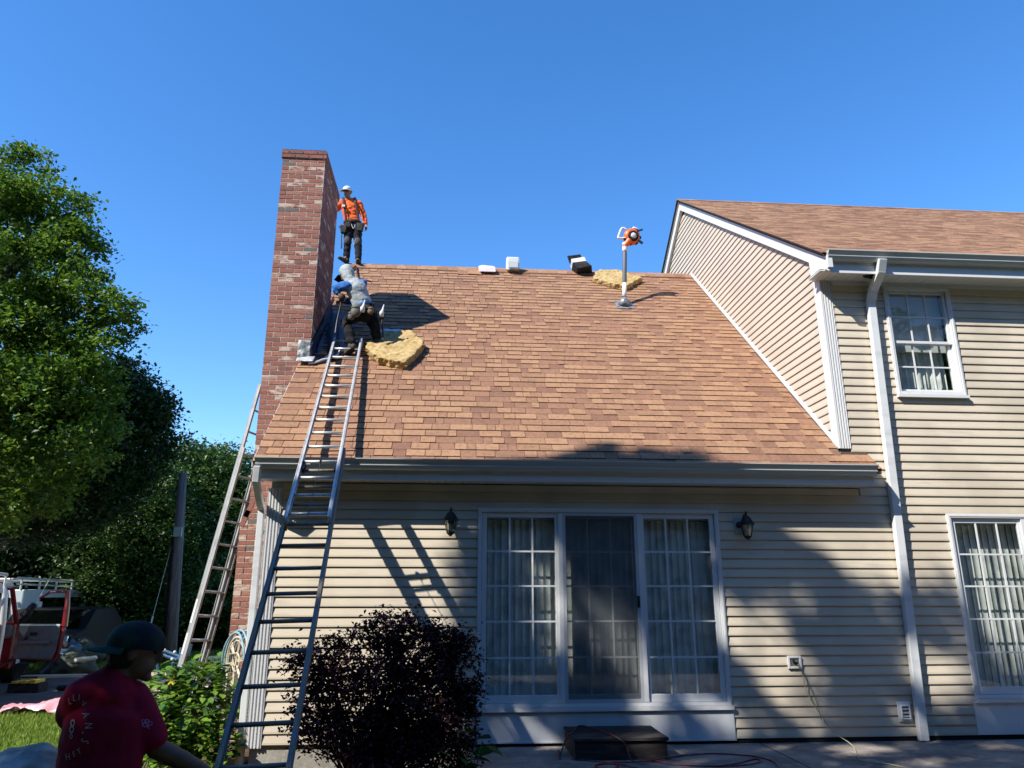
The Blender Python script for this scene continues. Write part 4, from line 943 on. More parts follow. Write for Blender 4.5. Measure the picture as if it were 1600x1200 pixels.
for (u, v, Y, s_, m_) in ((556, 487, 9.77, .075, GLE), (549, 494, 9.80, .05, GLE), (579, 486, 9.80, .045, M('tan_pouch', (.16, .11, .07), .7)), (596, 497, 9.90, .04, LEA)):
    p = A(u, v, Y); mb = MB(); mb.ell(p, (s_, s_*.65, s_*1.15), 12); mb.ell(p+Vector((0, -.01, s_*.8)), (s_*.92, s_*.6, s_*.5), 10); obj('tool_pouch', mb, m_, t, smooth=True)
for (u, v, Y) in ((566.5, 482, 9.68), (596.5, 489, 9.85)):
    p = A(u, v, Y); mb = MB(); mb.tube([p-Vector((0, 0, .05)), p+Vector((0, 0, .01)), p+Vector((.01, 0, .04)), p+Vector((.025, 0, .13))], [.03, .033, .018, .005], 10); obj('caulk_nozzle', mb, WHT, t, smooth=True)
mb = MB(); mb.tube([A(597, 500, 9.87), A(598, 520, 9.87), A(599, 530, 9.87)], [.02, .014, .02], 8); obj('hammer', mb, BLK, t)
CB = M('black_cap', (.015, .015, .017), .8); UU = (Vector((0, .5, .9))-fd*Vector((0, .5, .9)).dot(fd)).normalized()
mb = MB(); p = hd+fd*.10+UU*.01; mb.obox(p+fd*.045-UU*.012, fd.cross(UU)*.07, fd*.055, UU*.004); mb.ell(hd+fd*.055+UU*.0, (.06, .06, .05), 10); obj('cap_brim', mb, CB, t, bevel=.003)
mb = MB(); g0 = LH+(LH-LE).normalized()*.06; mb.ell(g0+Vector((.01, -.02, -.01)), (.052, .05, .06), 10); obj('work_glove', mb, M('dark_glove', (.035, .022, .015), .7), t, smooth=True)
mb = MB(); bar_ = [g0+Vector((.0, .0, .02)), A(532, 478, 9.84), A(527, 500, 9.84), A(524, 520, 9.82)]; mb.tube(smoothpts(bar_, 4), .013, 8, flat=.6)
props(obj('pry_bar', mb, BLK, base=tuple(bar_[0])), 'long dark pry bar held by the bending worker', 'pry bar')

# --- man in the red shirt
YM_ = 3.40; A = lambda u, v, dy=0: at(u, v, YM_+dy)
t = thing('person', 'man in dark red shirt and backward green cap standing lower left, back turned', 'person', (-1.42, 3.4, G))
fm = Vector((.90, .42, -.12)).normalized(); hc_ = A(210, 1016, .02); hs = 1.04
nk = A(182, 1052); che = A(166, 1105, .02); wai = A(158, 1180, .04); pel = Vector((wai.x, wai.y+.02, wai.z-.22))
LS, RS = A(124, 1083, -.04), A(207, 1088, .05); LE = A(108, 1124, .10); LH = A(150, 1165, .28); RE = A(246, 1170, .10); RH = A(322, 1206, .20)
FT = G+.0
def body(mb):
    f_, U_, R_ = head_shape(mb, hc_, hs, fm); mb.chain([nk-Vector((.01, 0, .03)), hc_+Vector((-.02, 0, -.04))], [.062, .058])
    mb.chain([pel, wai, che, nk-Vector((0, 0, .05))], [.135, .13, .14, .07], 16, flat=.7, side=(1, -.2, 0)); mb.chain([LS, RS], [.05, .05])
    mb.chain([LS, LE, LH], [.048, .042, .028]); mb.chain([RS, RE, RE.lerp(RH, .5), RH], [.048, .044, .038, .027]); hand(mb, RH, RH-RE, (-.3, 0, -1), .98, .8); hand(mb, LH, LH-LE, (0, 1, 0), .98, .6)
    for sx in (-1, 1):
        h_ = pel+Vector((.085*sx, 0, -.03)); k_ = Vector((h_.x+.02*sx, h_.y+.04, G+.46)); a_ = Vector((h_.x+.03*sx, h_.y-.02, G+.09)); mb.chain([h_, k_, a_], [.085, .06, .04])
solid('body', body, SKIND, t, .009, 3)
f_ = fm; U_ = (Vector((0, 0, 1))-f_*f_.z).normalized(); R_ = f_.cross(U_); eyes(t, hc_, hs, f_, U_, R_)
RED = M('dark_red_shirt', (.27, .007, .034), .85, .2, var=[((.20, .005, .026), 5, .45, .7)], bump=.3, bscale=25)
def tee(mb):
    mb.chain([pel+Vector((0, 0, .06)), wai, che, nk-Vector((0.0, 0, .045))], [.172, .172, .152, .085], 20, flat=.72, side=(1, -.2, 0)); mb.chain([LS, (LS+RS)/2+Vector((0, 0, .035)), RS], [.058, .078, .060])
    mb.chain([LS, LS.lerp(LE, .80)], [.062, .058]); mb.chain([RS, RS.lerp(RE, .76)], [.066, .068]); mb.chain([nk-Vector((.0, 0, .07)), nk-Vector((.0, 0, .012))], [.09, .070])
teeo = solid('shirt', tee, RED, t, .009, 5, wrinkle=.013, wscale=5)
JN = M('dark_jeans', (.03, .035, .05), .85)
def jn(mb):
    mb.chain([pel+Vector((0, 0, .05)), pel-Vector((0, 0, .05))], [.158, .155], 16, flat=.75, side=(1, 0, 0))
    for sx in (-1, 1):
        h_ = pel+Vector((.085*sx, 0, -.03)); k_ = Vector((h_.x+.02*sx, h_.y+.04, G+.46)); a_ = Vector((h_.x+.03*sx, h_.y-.02, G+.10)); mb.chain([h_, k_, a_], [.105, .08, .07])
solid('trousers', jn, JN, t, .014, 4, wrinkle=.01)
for sx in (-1, 1):
    a_ = Vector((pel.x+.115*sx, pel.y-.02, G+.055)); mb = MB(); mb.chain([a_-Vector((.05, .03, 0)), a_+Vector((.05, .03, .0)), a_+Vector((.14, .07, -.012))], [.046, .048, .038], flat=.8, side=(0, 0, 1)); obj('shoe', mb, RUB, t, smooth=True)
GCAP = M('dark_green_cap', (.008, .048, .026), .8, .2, var=[((.008, .011, .017), 6, .45, .6)])
cap(t, hc_, hs*1.04, f_, U_, R_, GCAP, back=True, low=.0)
mb = MB(); Rm = Matrix((R_, f_, U_)).transposed(); mb.ell(hc_-f_*.035-U_*.022, (.074*hs, .066*hs, .066*hs), 14, 0, Rm); obj('hair', mb, M('black_hair', (.010, .008, .008), .6, .4, bump=1, bscale=200), t, smooth=True)
# print on the back of the shirt, following the cloth
dg = bpy.context.evaluated_depsgraph_get()
bv = BVHTree.FromPolygons([v.co+origin_of(t) for v in teeo.data.vertices], [tuple(p.vertices) for p in teeo.data.polygons])
PRT = M('faded_grey_print', (.50, .42, .43), .8); PRP = M('violet_print', (.42, .16, .34), .8)
def printed(ch, u, v, size, rot, mat, name='printed_letter', stretch=1.0):
    cu = bpy.data.curves.new('tmp', 'FONT'); cu.body = ch; cu.size = size; cu.align_x = 'CENTER'; cu.align_y = 'CENTER'; cu.resolution_u = 2
    o = bpy.data.objects.new('tmp', cu); COL.objects.link(o); d2 = bpy.context.evaluated_depsgraph_get(); d2.update(); me = bpy.data.meshes.new_from_object(o.evaluated_get(d2)); bpy.data.objects.remove(o)
    c_ = at(u, v, YM_); vr = (c_-CO).normalized(); r_ = Matrix.Rotation(math.radians(rot), 2); vs = []
    for vv in me.vertices:
        q2 = r_ @ Vector((vv.co.x*stretch, vv.co.y)); p = CO+(c_-CO)+CR*q2.x+CU*q2.y; dd = (p-CO).normalized(); hit = bv.ray_cast(CO, dd)
        pp_ = hit[0] if hit[0] is not None else p; vs.append(pp_-dd*.004)
    me2 = MB(); me2.add(vs, [tuple(p.vertices) for p in me.polygons]); obj(name, me2, mat, t)
for ch, u, v, s_, r_ in (('L', 109, 1096, .038, 10), ('L', 116, 1091, .038, 2), ('I', 123.5, 1090, .038, -8), ('V', 130.5, 1100, .036, -32), ('A', 134, 1117, .045, -72), ('N', 138, 1134, .045, -88), ('.', 136, 1146, .07, -100), ('S', 132, 1158, .048, -115),
                         ('Y', 123.5, 1174, .036, 25), ('E', 115.5, 1178.5, .032, 15), ('H', 106, 1183, .040, 8)): printed(ch, u, v, s_, r_, PRT, stretch=.75)
printed('8', 112.5, 1136, .085, -8, PRT, 'printed_emblem', .55); printed('o', 111, 1149, .045, 0, PRT, 'printed_emblem', .6)
printed('&', 229, 1131, .055, -20, PRP, 'sleeve_emblem', 1.2); printed('o', 235, 1129, .04, 0, PRP, 'sleeve_emblem'); printed('o', 224, 1126, .035, 0, PRP, 'sleeve_emblem')
# bulging bag behind him
t = thing('plastic_bag', 'big bulging grey plastic bag on the lawn behind the red shirted man', 'bag', (-2.05, 4.35, G))
def bag(mb):
    c_ = Vector((-2.27, 4.45, G)); mb.chain([c_+Vector((0, 0, .20)), c_+Vector((.05, .02, .66))], [.38, .33], 20); mb.ell(c_+Vector((-.1, 0, .3)), (.34, .33, .32))
BAGM = M('grey_plastic_film', (.14, .125, .105), .42, .4, var=[((.34, .34, .33), 3.2, .50, .64)], bump=.8, bscale=9)
solid('bag_film', bag, BAGM, t, .025, 3, wrinkle=.05, wscale=5)

# ------------------------------------------------------------------ hose reel on the corner
hc0 = Vector((-2.50, 9.25, .74)); ax = Vector((-.80, -.60, 0)).normalized(); tn = Vector((-ax.y, ax.x, 0)); UZ = Vector((0, 0, 1))
t = thing('hose_reel', 'beige hose reel with pale blue hose beside the brick chimney', 'hose reel', (-2.35, 9.35, .3))
BEI = M('beige_plastic', (.50, .44, .33), .5, .35, var=[((.36, .31, .23), 7, .45, .7)])
def circ(c_, r, k=28, a0=0, a1=2*math.pi): return [c_+tn*math.cos(a0+(a1-a0)*i/k)*r+UZ*math.sin(a0+(a1-a0)*i/k)*r for i in range(k+1)]
for s in (0, 1):
    o_ = hc0-ax*.22*s; mb = MB(); mb.tube(circ(o_, .275), .014, 8); mb.tube(circ(o_, .235), .008, 6); mb.tube(circ(o_, .10), .010, 6); mb.tube([o_+ax*.015, o_-ax*.02], .045, 14)
    for i in range(6):
        a = i*math.pi/3+.25
        for q_ in (-.11, 0, .11): d_ = tn*math.cos(a+q_)+UZ*math.sin(a+q_); mb.tube([o_+d_*.04, o_+d_*.265], .0075, 5)
    obj('reel_wheel', mb, BEI, t)
mb = MB(); mb.obox(hc0-ax*.10-UZ*.36-tn*.10, ax*.15, tn*.012, UZ*.24); mb.obox(hc0-ax*.10-UZ*.36+tn*.10, ax*.15, tn*.012, UZ*.24); mb.tube([hc0+ax*.03, hc0+ax*.03+UZ*.09, hc0+ax*.09+UZ*.09], .012, 6); obj('reel_stand', mb, BEI, t)
HB = M('pale_blue_hose', (.20, .34, .40), .45, .4, var=[((.12, .20, .25), 9, .45, .7)])
for i, (r, d_) in enumerate(((.325, .03), (.345, -.01), (.335, -.05), (.345, -.09), (.33, -.13), (.34, -.17))):
    mb = MB(); mb.tube([p+ax*(d_+.01*math.sin(j*.6)) for j, p in enumerate(circ(hc0, r+.006*math.sin(i*2)))], .0125, 7, cap=False); obj('hose_coil', mb, HB if i != 2 else M('green_hose', (.05, .12, .09), .5), t, smooth=True)
cord('garden_hose', [hc0+tn*-.34-UZ*.05, hc0+tn*-.42-UZ*.30, (-2.72, 8.6, .30), (-2.60, 8.35, .0), (-2.50, 8.2, G+.04), (-2.3, 7.9, G+.03)], .0125, HB, 'pale blue garden hose hanging from the reel down into the leafy shrub', 'hose')

# ------------------------------------------------------------------ foliage helpers
def leafmat(name, cols, trans=.30, rough=.45, spec=.4): return M(name, cols[1], rough, spec, tone=cols, trans=trans, var=[(tuple(c*.6 for c in cols[1]), .9, .5, .75)])
def leaves(C, size, up=.5, fold=.18, aspect=.55, rng=RN, jitter=.35):
    """rhombic folded leaves at centres C"""
    n = len(C); N = rng.normal(size=(n, 3)); N[:, 2] = np.abs(N[:, 2])+up; N /= np.linalg.norm(N, axis=1)[:, None]
    T = rng.normal(size=(n, 3)); T -= N*(T*N).sum(1)[:, None]; T /= np.linalg.norm(T, axis=1)[:, None]; B = np.cross(N, T)
    s = size*(1+jitter*rng.uniform(-1, 1, n))[:, None]
    V = np.stack([C-T*s*.5, C+B*s*aspect*.5+N*s*fold*.5+T*s*.05, C+T*s*.5-N*s*.08, C-B*s*aspect*.5+N*s*fold*.5+T*s*.05], 1).reshape(-1, 3)
    i = np.arange(n)[:, None]*4; F = np.concatenate([i+np.array([[0, 1, 2]]), i+np.array([[0, 2, 3]])], 1).reshape(-1, 3)
    return V, F, np.repeat(rng.uniform(0, 1, n), 2)
CT = [None]
def clumps(blobs, ncl, per, spread, rng=RN, shell=.35, flat=.7):
    """leaf centres: clusters near the surface of ellipsoid blobs (x,y,z,rx,ry,rz)"""
    Bq = np.array(blobs, float); vol = (Bq[:, 3]*Bq[:, 4]*Bq[:, 5])**(2/3); idx = rng.choice(len(Bq), ncl, p=vol/vol.sum())
    d_ = rng.normal(size=(ncl, 3)); d_ /= np.linalg.norm(d_, axis=1)[:, None]; rr = 1-shell*rng.uniform(0, 1, ncl)**1.6
    cc = Bq[idx, :3]+d_*Bq[idx, 3:]*rr[:, None]; k = rng.poisson(per, ncl).clip(1); C = np.repeat(cc, k, 0); CT[0] = np.repeat(rng.uniform(0, 1, ncl), k)
    sp = np.repeat(spread*rng.uniform(.55, 1.3, ncl), k)[:, None]; C = C+rng.normal(size=C.shape)*sp*np.array([1, 1, flat]); return C, cc
def foliage(name, C, size, mat, parent, off, **kw):
    V, F, tone = leaves(C, size, **kw)
    if CT[0] is not None and len(CT[0]) == len(C): tone = tone*.45+np.repeat(CT[0], 2)*.55
    CT[0] = None; me = fastmesh(name, V-np.array(off), F, [mat], np.clip(tone, 0, 1)); return link(name, me, parent)
BARK = M('bark', (.085, .065, .048), .9, .15, var=[((.045, .035, .028), 8, .42, .65, (1, 1, .25)), ((.14, .12, .10), 20, .6, .8)], bump=.8, bscale=30, bstretch=(1, 1, .2))
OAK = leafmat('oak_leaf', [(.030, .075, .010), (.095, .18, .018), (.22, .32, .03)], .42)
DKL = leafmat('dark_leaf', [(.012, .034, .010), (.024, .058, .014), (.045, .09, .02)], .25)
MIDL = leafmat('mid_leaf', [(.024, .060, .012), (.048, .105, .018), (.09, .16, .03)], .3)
def tree(label, base, H, blobs, mat, ncl, per, spread, leaf, trunk_r=.25, group=None, name='tree', seed=1, nlimb=9, parts=True):
    rng = np.random.default_rng(seed); r = random.Random(seed); t = thing(name, label, 'tree', base, group); C, cc = clumps(blobs, ncl, per, spread, rng)
    foliage('crown', C, leaf, mat, t, base, rng=rng)
    bx, by, bz = base; mb = MB(); zt = bz+H*.72; P = [(bx, by, bz-.2), (bx+.1, by, bz+H*.25), (bx-.05, by+.1, bz+H*.5), (bx+.1, by, zt)]; mb.tube(P, [trunk_r*1.25, trunk_r, trunk_r*.7, trunk_r*.2], 10)
    obj('trunk', mb, BARK, t, smooth=True)
    mb = MB()
    for i in range(nlimb):
        c_ = Vector(cc[r.randrange(len(cc))]); z0_ = bz+H*r.uniform(.25, .6); s_ = Vector((bx, by, z0_)); m_ = s_.lerp(c_, .5)+Vector((0, 0, .3)); rr_ = trunk_r*.32
        mb.tube([s_, m_, c_], [rr_, rr_*.6, rr_*.15], 6)
        for _ in range(3):
            c2 = Vector(cc[r.randrange(len(cc))]); 
            if (c2-m_).length < H*.3: mb.tube([m_, m_.lerp(c2, .6), c2], [rr_*.4, rr_*.2, rr_*.06], 5)
    obj('limb', mb, BARK, t, smooth=True); return t

# big oak at the left of the house, its darker neighbours, wood behind
def blobs_from(pts): return [(at(u, v, Y).x, Y, at(u, v, Y).z, r, r*.9, r*.75) for (u, v, Y, r) in pts]
edge = [(28, 246), (48, 262), (66, 288), (58, 310), (92, 318), (120, 328), (118, 352), (100, 372), (128, 392), (140, 418), (125, 440), (158, 452), (176, 482), (150, 498), (182, 520), (168, 545), (135, 560), (160, 590), (20, 300), (70, 380), (90, 450), (60, 520), (10, 400), (30, 470), (100, 540), (140, 640), (120, 690), (150, 670), (80, 640), (30, 600)]
bb = blobs_from([(u, v, 16.6+.5*math.sin(i*2.4), .36+.22*abs(math.sin(i*1.7))) for i, (u, v) in enumerate(edge)]+[(-80, 340, 17, 2.2), (15, 310, 17, .8), (55, 365, 17, .9), (-30, 430, 16.5, 1.7), (50, 440, 16.8, 1.2), (25, 530, 16.5, 1.6), (95, 500, 17, .9),
                 (-40, 600, 16, 2.2), (70, 600, 16.5, 1.6), (60, 690, 16, 1.5), (-20, 740, 16, 1.7), (45, 640, 15.6, 1.2), (105, 610, 16.6, .7)])
tree('big bright green oak rising at the left edge of the photo', (-11.6, 16.8, G), 12, bb, OAK, 1900, 40, .15, .115, .38, seed=3, nlimb=26, name='oak_tree')
bb = blobs_from([(150, 620, 20, 1.5), (200, 640, 20, 1.1), (232, 690, 20, .75), (170, 700, 20, 1.6), (120, 740, 20, 1.8), (222, 640, 20, .7), (185, 590, 20, .7), (60, 760, 19.5, 2.0), (245, 660, 20, .4)])
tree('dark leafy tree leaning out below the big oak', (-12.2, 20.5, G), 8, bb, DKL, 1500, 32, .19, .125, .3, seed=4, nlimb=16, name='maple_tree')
wood = [('bright leafy tree just left of the grey utility pole', [(215, 780, 24, 1.7), (240, 830, 24, 1.6), (180, 860, 24, 1.9), (230, 740, 24, .9), (260, 900, 24, 1.6), (200, 930, 24, 1.8)], MIDL, 900, .16),
        ('leafy tree behind the utility pole reaching up to the skyline', [(290, 745, 27, 1.7), (275, 790, 27, 2.0), (320, 790, 27, 2.0), (300, 860, 27, 2.4), (285, 720, 27, .9), (330, 735, 27, 1.0), (330, 920, 27, 2.2)], MIDL, 1000, .19),
        ('leafy tree between the leaning ladder and the chimney', [(350, 750, 29, 1.7), (370, 800, 29, 2.2), (395, 770, 29, 1.5), (360, 880, 29, 2.5), (385, 960, 29, 2.4), (340, 960, 29, 2.2)], MIDL, 900, .2),
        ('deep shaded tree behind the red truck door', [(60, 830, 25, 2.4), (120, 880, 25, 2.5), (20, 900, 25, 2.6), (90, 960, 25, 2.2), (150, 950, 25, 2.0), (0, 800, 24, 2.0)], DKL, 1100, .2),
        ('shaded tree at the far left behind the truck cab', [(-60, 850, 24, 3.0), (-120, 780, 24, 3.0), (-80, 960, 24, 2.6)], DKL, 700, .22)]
for i, (lb, pts, m_, nc, lf) in enumerate(wood):
    bb = blobs_from(pts); x_ = sum(b[0] for b in bb)/len(bb); y_ = bb[0][1]; tree(lb, (x_, y_+.4, G-.1), max(b[2]+b[5] for b in bb), bb, m_, int(nc*1.7), 26, .24, lf*.75, .22, group='trees of the wood behind the driveway', seed=20+i)
# undergrowth and far wood as one mass
rng = np.random.default_rng(9)
bl_ = [(x, 27+3*math.sin(x*.7), 1.0+.5*math.sin(x*1.3), 1.5, 1.2, 1.9) for x in np.arange(-30, -6.0, 1.3)]+[(x, 33+2*math.sin(x), 3.0+.6*math.sin(x*2.1), 2.4, 1.6, 3.2) for x in np.arange(-42, -8.5, 2.2)]
C, _ = clumps(bl_, 3200, 16, .4, rng, shell=.5); C = C[C[:, 2] > G]
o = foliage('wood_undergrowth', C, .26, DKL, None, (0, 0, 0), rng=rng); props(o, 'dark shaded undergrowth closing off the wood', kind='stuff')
rng = np.random.default_rng(10); bl_ = [(x, -9.5+1.5*math.sin(x), zz+math.sin(x*.6), 2.4, 1.8, 3.0) for x in np.arange(-22, 30, 2.9) for zz in (1.5, 5.5, 9.0)]+[(16+math.sin(y), y, zz, 2, 2.4, 3) for y in np.arange(-7, 9, 3) for zz in (1.5, 5.5)]+[(-19+math.sin(y), y, zz, 2, 2.4, 3) for y in np.arange(-7, 7, 3) for zz in (1.5, 5.5, 8.5)]+[(x, 60+4*math.sin(x), 2, 4, 3, 5) for x in np.arange(-60, -15, 5)]
C, _ = clumps(bl_, 15000, 15, .6, rng, shell=.9); C = C[C[:, 2] > G]
o = foliage('far_wood', C, .62, MIDL, None, (0, 0, 0), rng=rng); props(o, 'wood closing the garden far off', kind='stuff')

# garden trees behind the viewer whose crowns shade the wall
def shade(x, z):
    """is a point of the wall plane (sun projection) meant to be shaded"""
    top = np.interp(x, [-.35, -.05, .2, .6, 1.0, 1.19, 1.25, 1.5, 1.6, 1.8, 2.0, 2.25, 2.6, 3.0, 3.43, 3.7, 4.2, 4.95, 5.05, 5.6, 6.2, 7, 9], [1.0, 1.8, 2.2, 2.4, 2.55, 2.6, 2.85, 2.84, 3.22, 3.2, 2.85, 3.05, 2.92, 2.75, 2.42, 2.1, 1.85, 1.35, 1.55, 1.72, 1.8, 1.9, 2.0])
    left = np.interp(z, [-9, -3.2, -2.2, -1.2, -.5, .3, .9, 1.4, 2.0], [-.2, -.1, -.4, -.25, -.15, .05, -.1, .05, -.15])
    ok = (z < top) & (x > left)
    def band(x0, z0, x1, z1, w_):
        dx, dz = x1-x0, z1-z0; L = math.hypot(dx, dz); t_ = ((x-x0)*dx+(z-z0)*dz)/L/L; d_ = np.abs((x-x0)*dz-(z-z0)*dx)/L; return (t_ > -.05) & (t_ < 1.05) & (d_ < w_*1.75)
    for b in ((.86, 2.1, 1.10, 1.05, .15), (1.62, 1.45, 2.0, .62, .10), (1.95, .45, 2.35, .15, .13), (2.55, .50, 2.9, .10, .10), (2.88, 1.45, 2.98, .95, .10), (2.95, 1.25, 3.85, .12, .12), (3.35, 1.30, 4.0, .55, .07),
              (.55, .15, .75, .05, .1), (5.05, .75, 5.45, .40, .14), (5.85, 1.75, 6.5, 1.1, .22), (2.4, -.5, 2.9, -1.0, .12), (4.3, -.35, 5.0, -.9, .14), (1.1, -2.2, 1.6, -2.6, .1)): ok &= ~band(*b)
    a = x*.64-z*.77; b = x*.77+z*.64
    hole = (np.sin(b*8.5+.9*np.sin(a*2.3)) > .62) & (np.sin(a*2.6+b*1.3+.6) > -.1) & (z > .05) & (z < 1.5) & (x > .9) & (x < 5.6) & (np.sin(x*1.9+.4) > -.35)
    hole |= (np.sin(x*4.1+z*2)*np.sin(z*3.3-x) > .62) & (z < 0) & (z > -3.2)
    return ok & ~hole
rng = np.random.default_rng(12)
SH = leafmat('shade_tree_leaf', [(.02, .05, .01), (.04, .09, .015), (.06, .12, .02)], .15)
def shade_tree(label, x0, x1, z0, z1, t0, t1, ncl, per, sp, base, seed):
    rng = np.random.default_rng(seed); X = rng.uniform(x0, x1, ncl*3); Z = rng.uniform(z0, z1, ncl*3); ok = shade(X, Z); X, Z = X[ok][:ncl], Z[ok][:ncl]
    k = len(X); tt_ = rng.uniform(t0, t1, k); n_ = rng.poisson(per, k).clip(1)
    X, Z, tt_ = np.repeat(X, n_), np.repeat(Z, n_), np.repeat(tt_, n_)+rng.normal(size=n_.sum())*.5; X = X+rng.normal(size=len(X))*sp; Z = Z+rng.normal(size=len(X))*sp
    keep = shade(X+rng.normal(size=len(X))*.07, Z+rng.normal(size=len(X))*.07); X, Z, tt_ = X[keep], Z[keep], tt_[keep]
    C = np.stack([X-.9*tt_, 8.2-.64*tt_, Z+tt_], 1); t = thing('garden_tree', label, 'tree', base, 'garden trees behind the viewer')
    foliage('crown', C, .17, SH, t, base, rng=rng, aspect=.75)
    mb = MB(); bx, by, bz = base; c_ = C.mean(0); mb.tube([(bx, by, bz-.2), (bx, by, bz+3), tuple(c_)], [.3, .25, .1], 10); obj('trunk', mb, BARK, t)
    mb = MB()
    for i in range(30):
        q_ = C[rng.integers(len(C))]; m_ = Vector((bx, by, bz+3)).lerp(Vector(tuple(c_)), rng.uniform(.2, .9)); mb.tube([m_, m_.lerp(Vector(tuple(q_)), .5)+Vector((0, 0, .2)), tuple(q_)], [.06, .035, .01], 5)
    obj('limb', mb, BARK, t)
shade_tree('broad garden tree standing behind the viewer, out of the photo', -.5, 4.6, -3.5, 3.6, 11, 15, 1150, 12, .12, (-9.6, -.6, G), 31)
shade_tree('second garden tree standing behind the viewer, out of the photo', 4.4, 9.0, -3.5, 2.2, 11, 15, 640, 12, .14, (-6.5, -1.8, G), 32)
shade_tree('tallest garden tree standing behind the viewer, out of the photo', -.4, 9.0, -10, -3.3, 14, 18, 1300, 14, .25, (-9.5, -4.5, G), 33)

# ------------------------------------------------------------------ plants by the house
PUR = leafmat('purple_leaf', [(.020, .008, .009), (.050, .015, .018), (.14, .036, .042)], .2, .6, .2)
def bush(name, label, cat, blobs, mat, ncl, per, sp, leaf, base, stem_n, seed, **kw):
    rng = np.random.default_rng(seed); r = random.Random(seed); t = thing(name, label, cat, base); C, cc = clumps(blobs, ncl, per, sp, rng, shell=.75, flat=1); C = C[C[:, 2] > G]
    foliage('foliage', C, leaf, mat, t, base, rng=rng, **kw); mb = MB()
    for i in range(stem_n):
        c_ = Vector(cc[r.randrange(len(cc))]); s_ = Vector(base)+Vector((r.uniform(-.12, .12), r.uniform(-.1, .1), 0)); mb.tube([s_, s_.lerp(c_, .5)+Vector((0, 0, .12)), c_], [.012, .007, .003], 5)
    obj('stem', mb, BARK, t); return t, cc
PB = lambda u, v, Y, r: (at(u, v, Y).x, Y, at(u, v, Y).z, r, r*.9, r)
bb = [PB(520, 1040, 7.1, .26), (PB(600, 1040, 7.0, .34)), PB(610, 1000, 7.1, .20), PB(670, 1050, 7.1, .36), PB(690, 1020, 7.1, .24), PB(560, 1120, 7.0, .42), PB(650, 1130, 7.0, .46), PB(500, 1130, 7.1, .24), PB(715, 1090, 7.1, .20), PB(600, 1190, 6.9, .42), PB(690, 1160, 7.0, .32), PB(500, 1060, 7.15, .18), PB(640, 985, 7.1, .14), PB(710, 1010, 7.1, .13)]
for (u, v, r) in ((470, 1030, .09), (455, 1060, .07), (462, 1100, .08), (452, 1140, .07), (535, 1000, .10), (515, 1010, .08), (575, 978, .08), (600, 966, .07), (640, 968, .07), (668, 985, .09), (700, 985, .08), (725, 1000, .09), (738, 1030, .08), (742, 1070, .08), (736, 1110, .09), (745, 1085, .05), (690, 972, .05), (450, 1035, .05)): bb.append(PB(u, v, 7.05, r))
t, cc = bush('purple_shrub', 'dark purple leaved shrub between the ladder and the patio door', 'shrub', bb, PUR, 1700, 17, .048, .043, (-.75, 7.1, G+.02), 160, 41, aspect=.5)
PKF = leafmat('pink_blossom', [(.25, .04, .08), (.42, .10, .16), (.55, .22, .26)], .3)
rng = np.random.default_rng(42); fc = []
for (u, v) in ((598, 965), (612, 972), (636, 968), (488, 1020), (462, 1024), (498, 1018), (448, 1088), (470, 1096), (692, 1035), (560, 985), (480, 1130), (605, 962)):
    p = at(u, v, 6.95); fc.append(np.array(tuple(p))+rng.normal(size=(26, 3))*.022)
foliage('blossom', np.concatenate(fc), .030, PKF, t, (-.75, 7.1, G+.02), rng=rng)
# leaf mesh shared by the large leaved plants
def leaf_mesh(name, L, W_, mat):
    me = bpy.data.meshes.new(name); vs = [(0, 0, 0)]; prof = [(.2, .62), (.45, 1), (.7, .78), (.88, .38)]
    for a, b in prof: vs += [(-W_/2*b, L*a, .10*L*b*.5-.12*L*a*a), (0, L*a, -.12*L*a*a), (W_/2*b, L*a, .10*L*b*.5-.12*L*a*a)]
    vs.append((0, L, -.14*L)); f = [(0, 2, 1), (0, 3, 2)]
    for i in range(3): o_ = 1+i*3; f += [(o_, o_+1, o_+4, o_+3), (o_+1, o_+2, o_+5, o_+4)]
    f += [(10, 11, 13), (11, 12, 13)]; me.from_pydata(vs, [], f); me.materials.append(mat); me.polygons.foreach_set('use_smooth', [True]*len(f)); return me
HYD = [M('hydrangea_leaf_%s' % n, c, .35, .5, trans=.35, var=[(tuple(q*.6 for q in c), 12, .5, .7)]) for n, c in (('light', (.20, .33, .04)), ('mid', (.12, .24, .028)), ('dark', (.065, .15, .02)))]
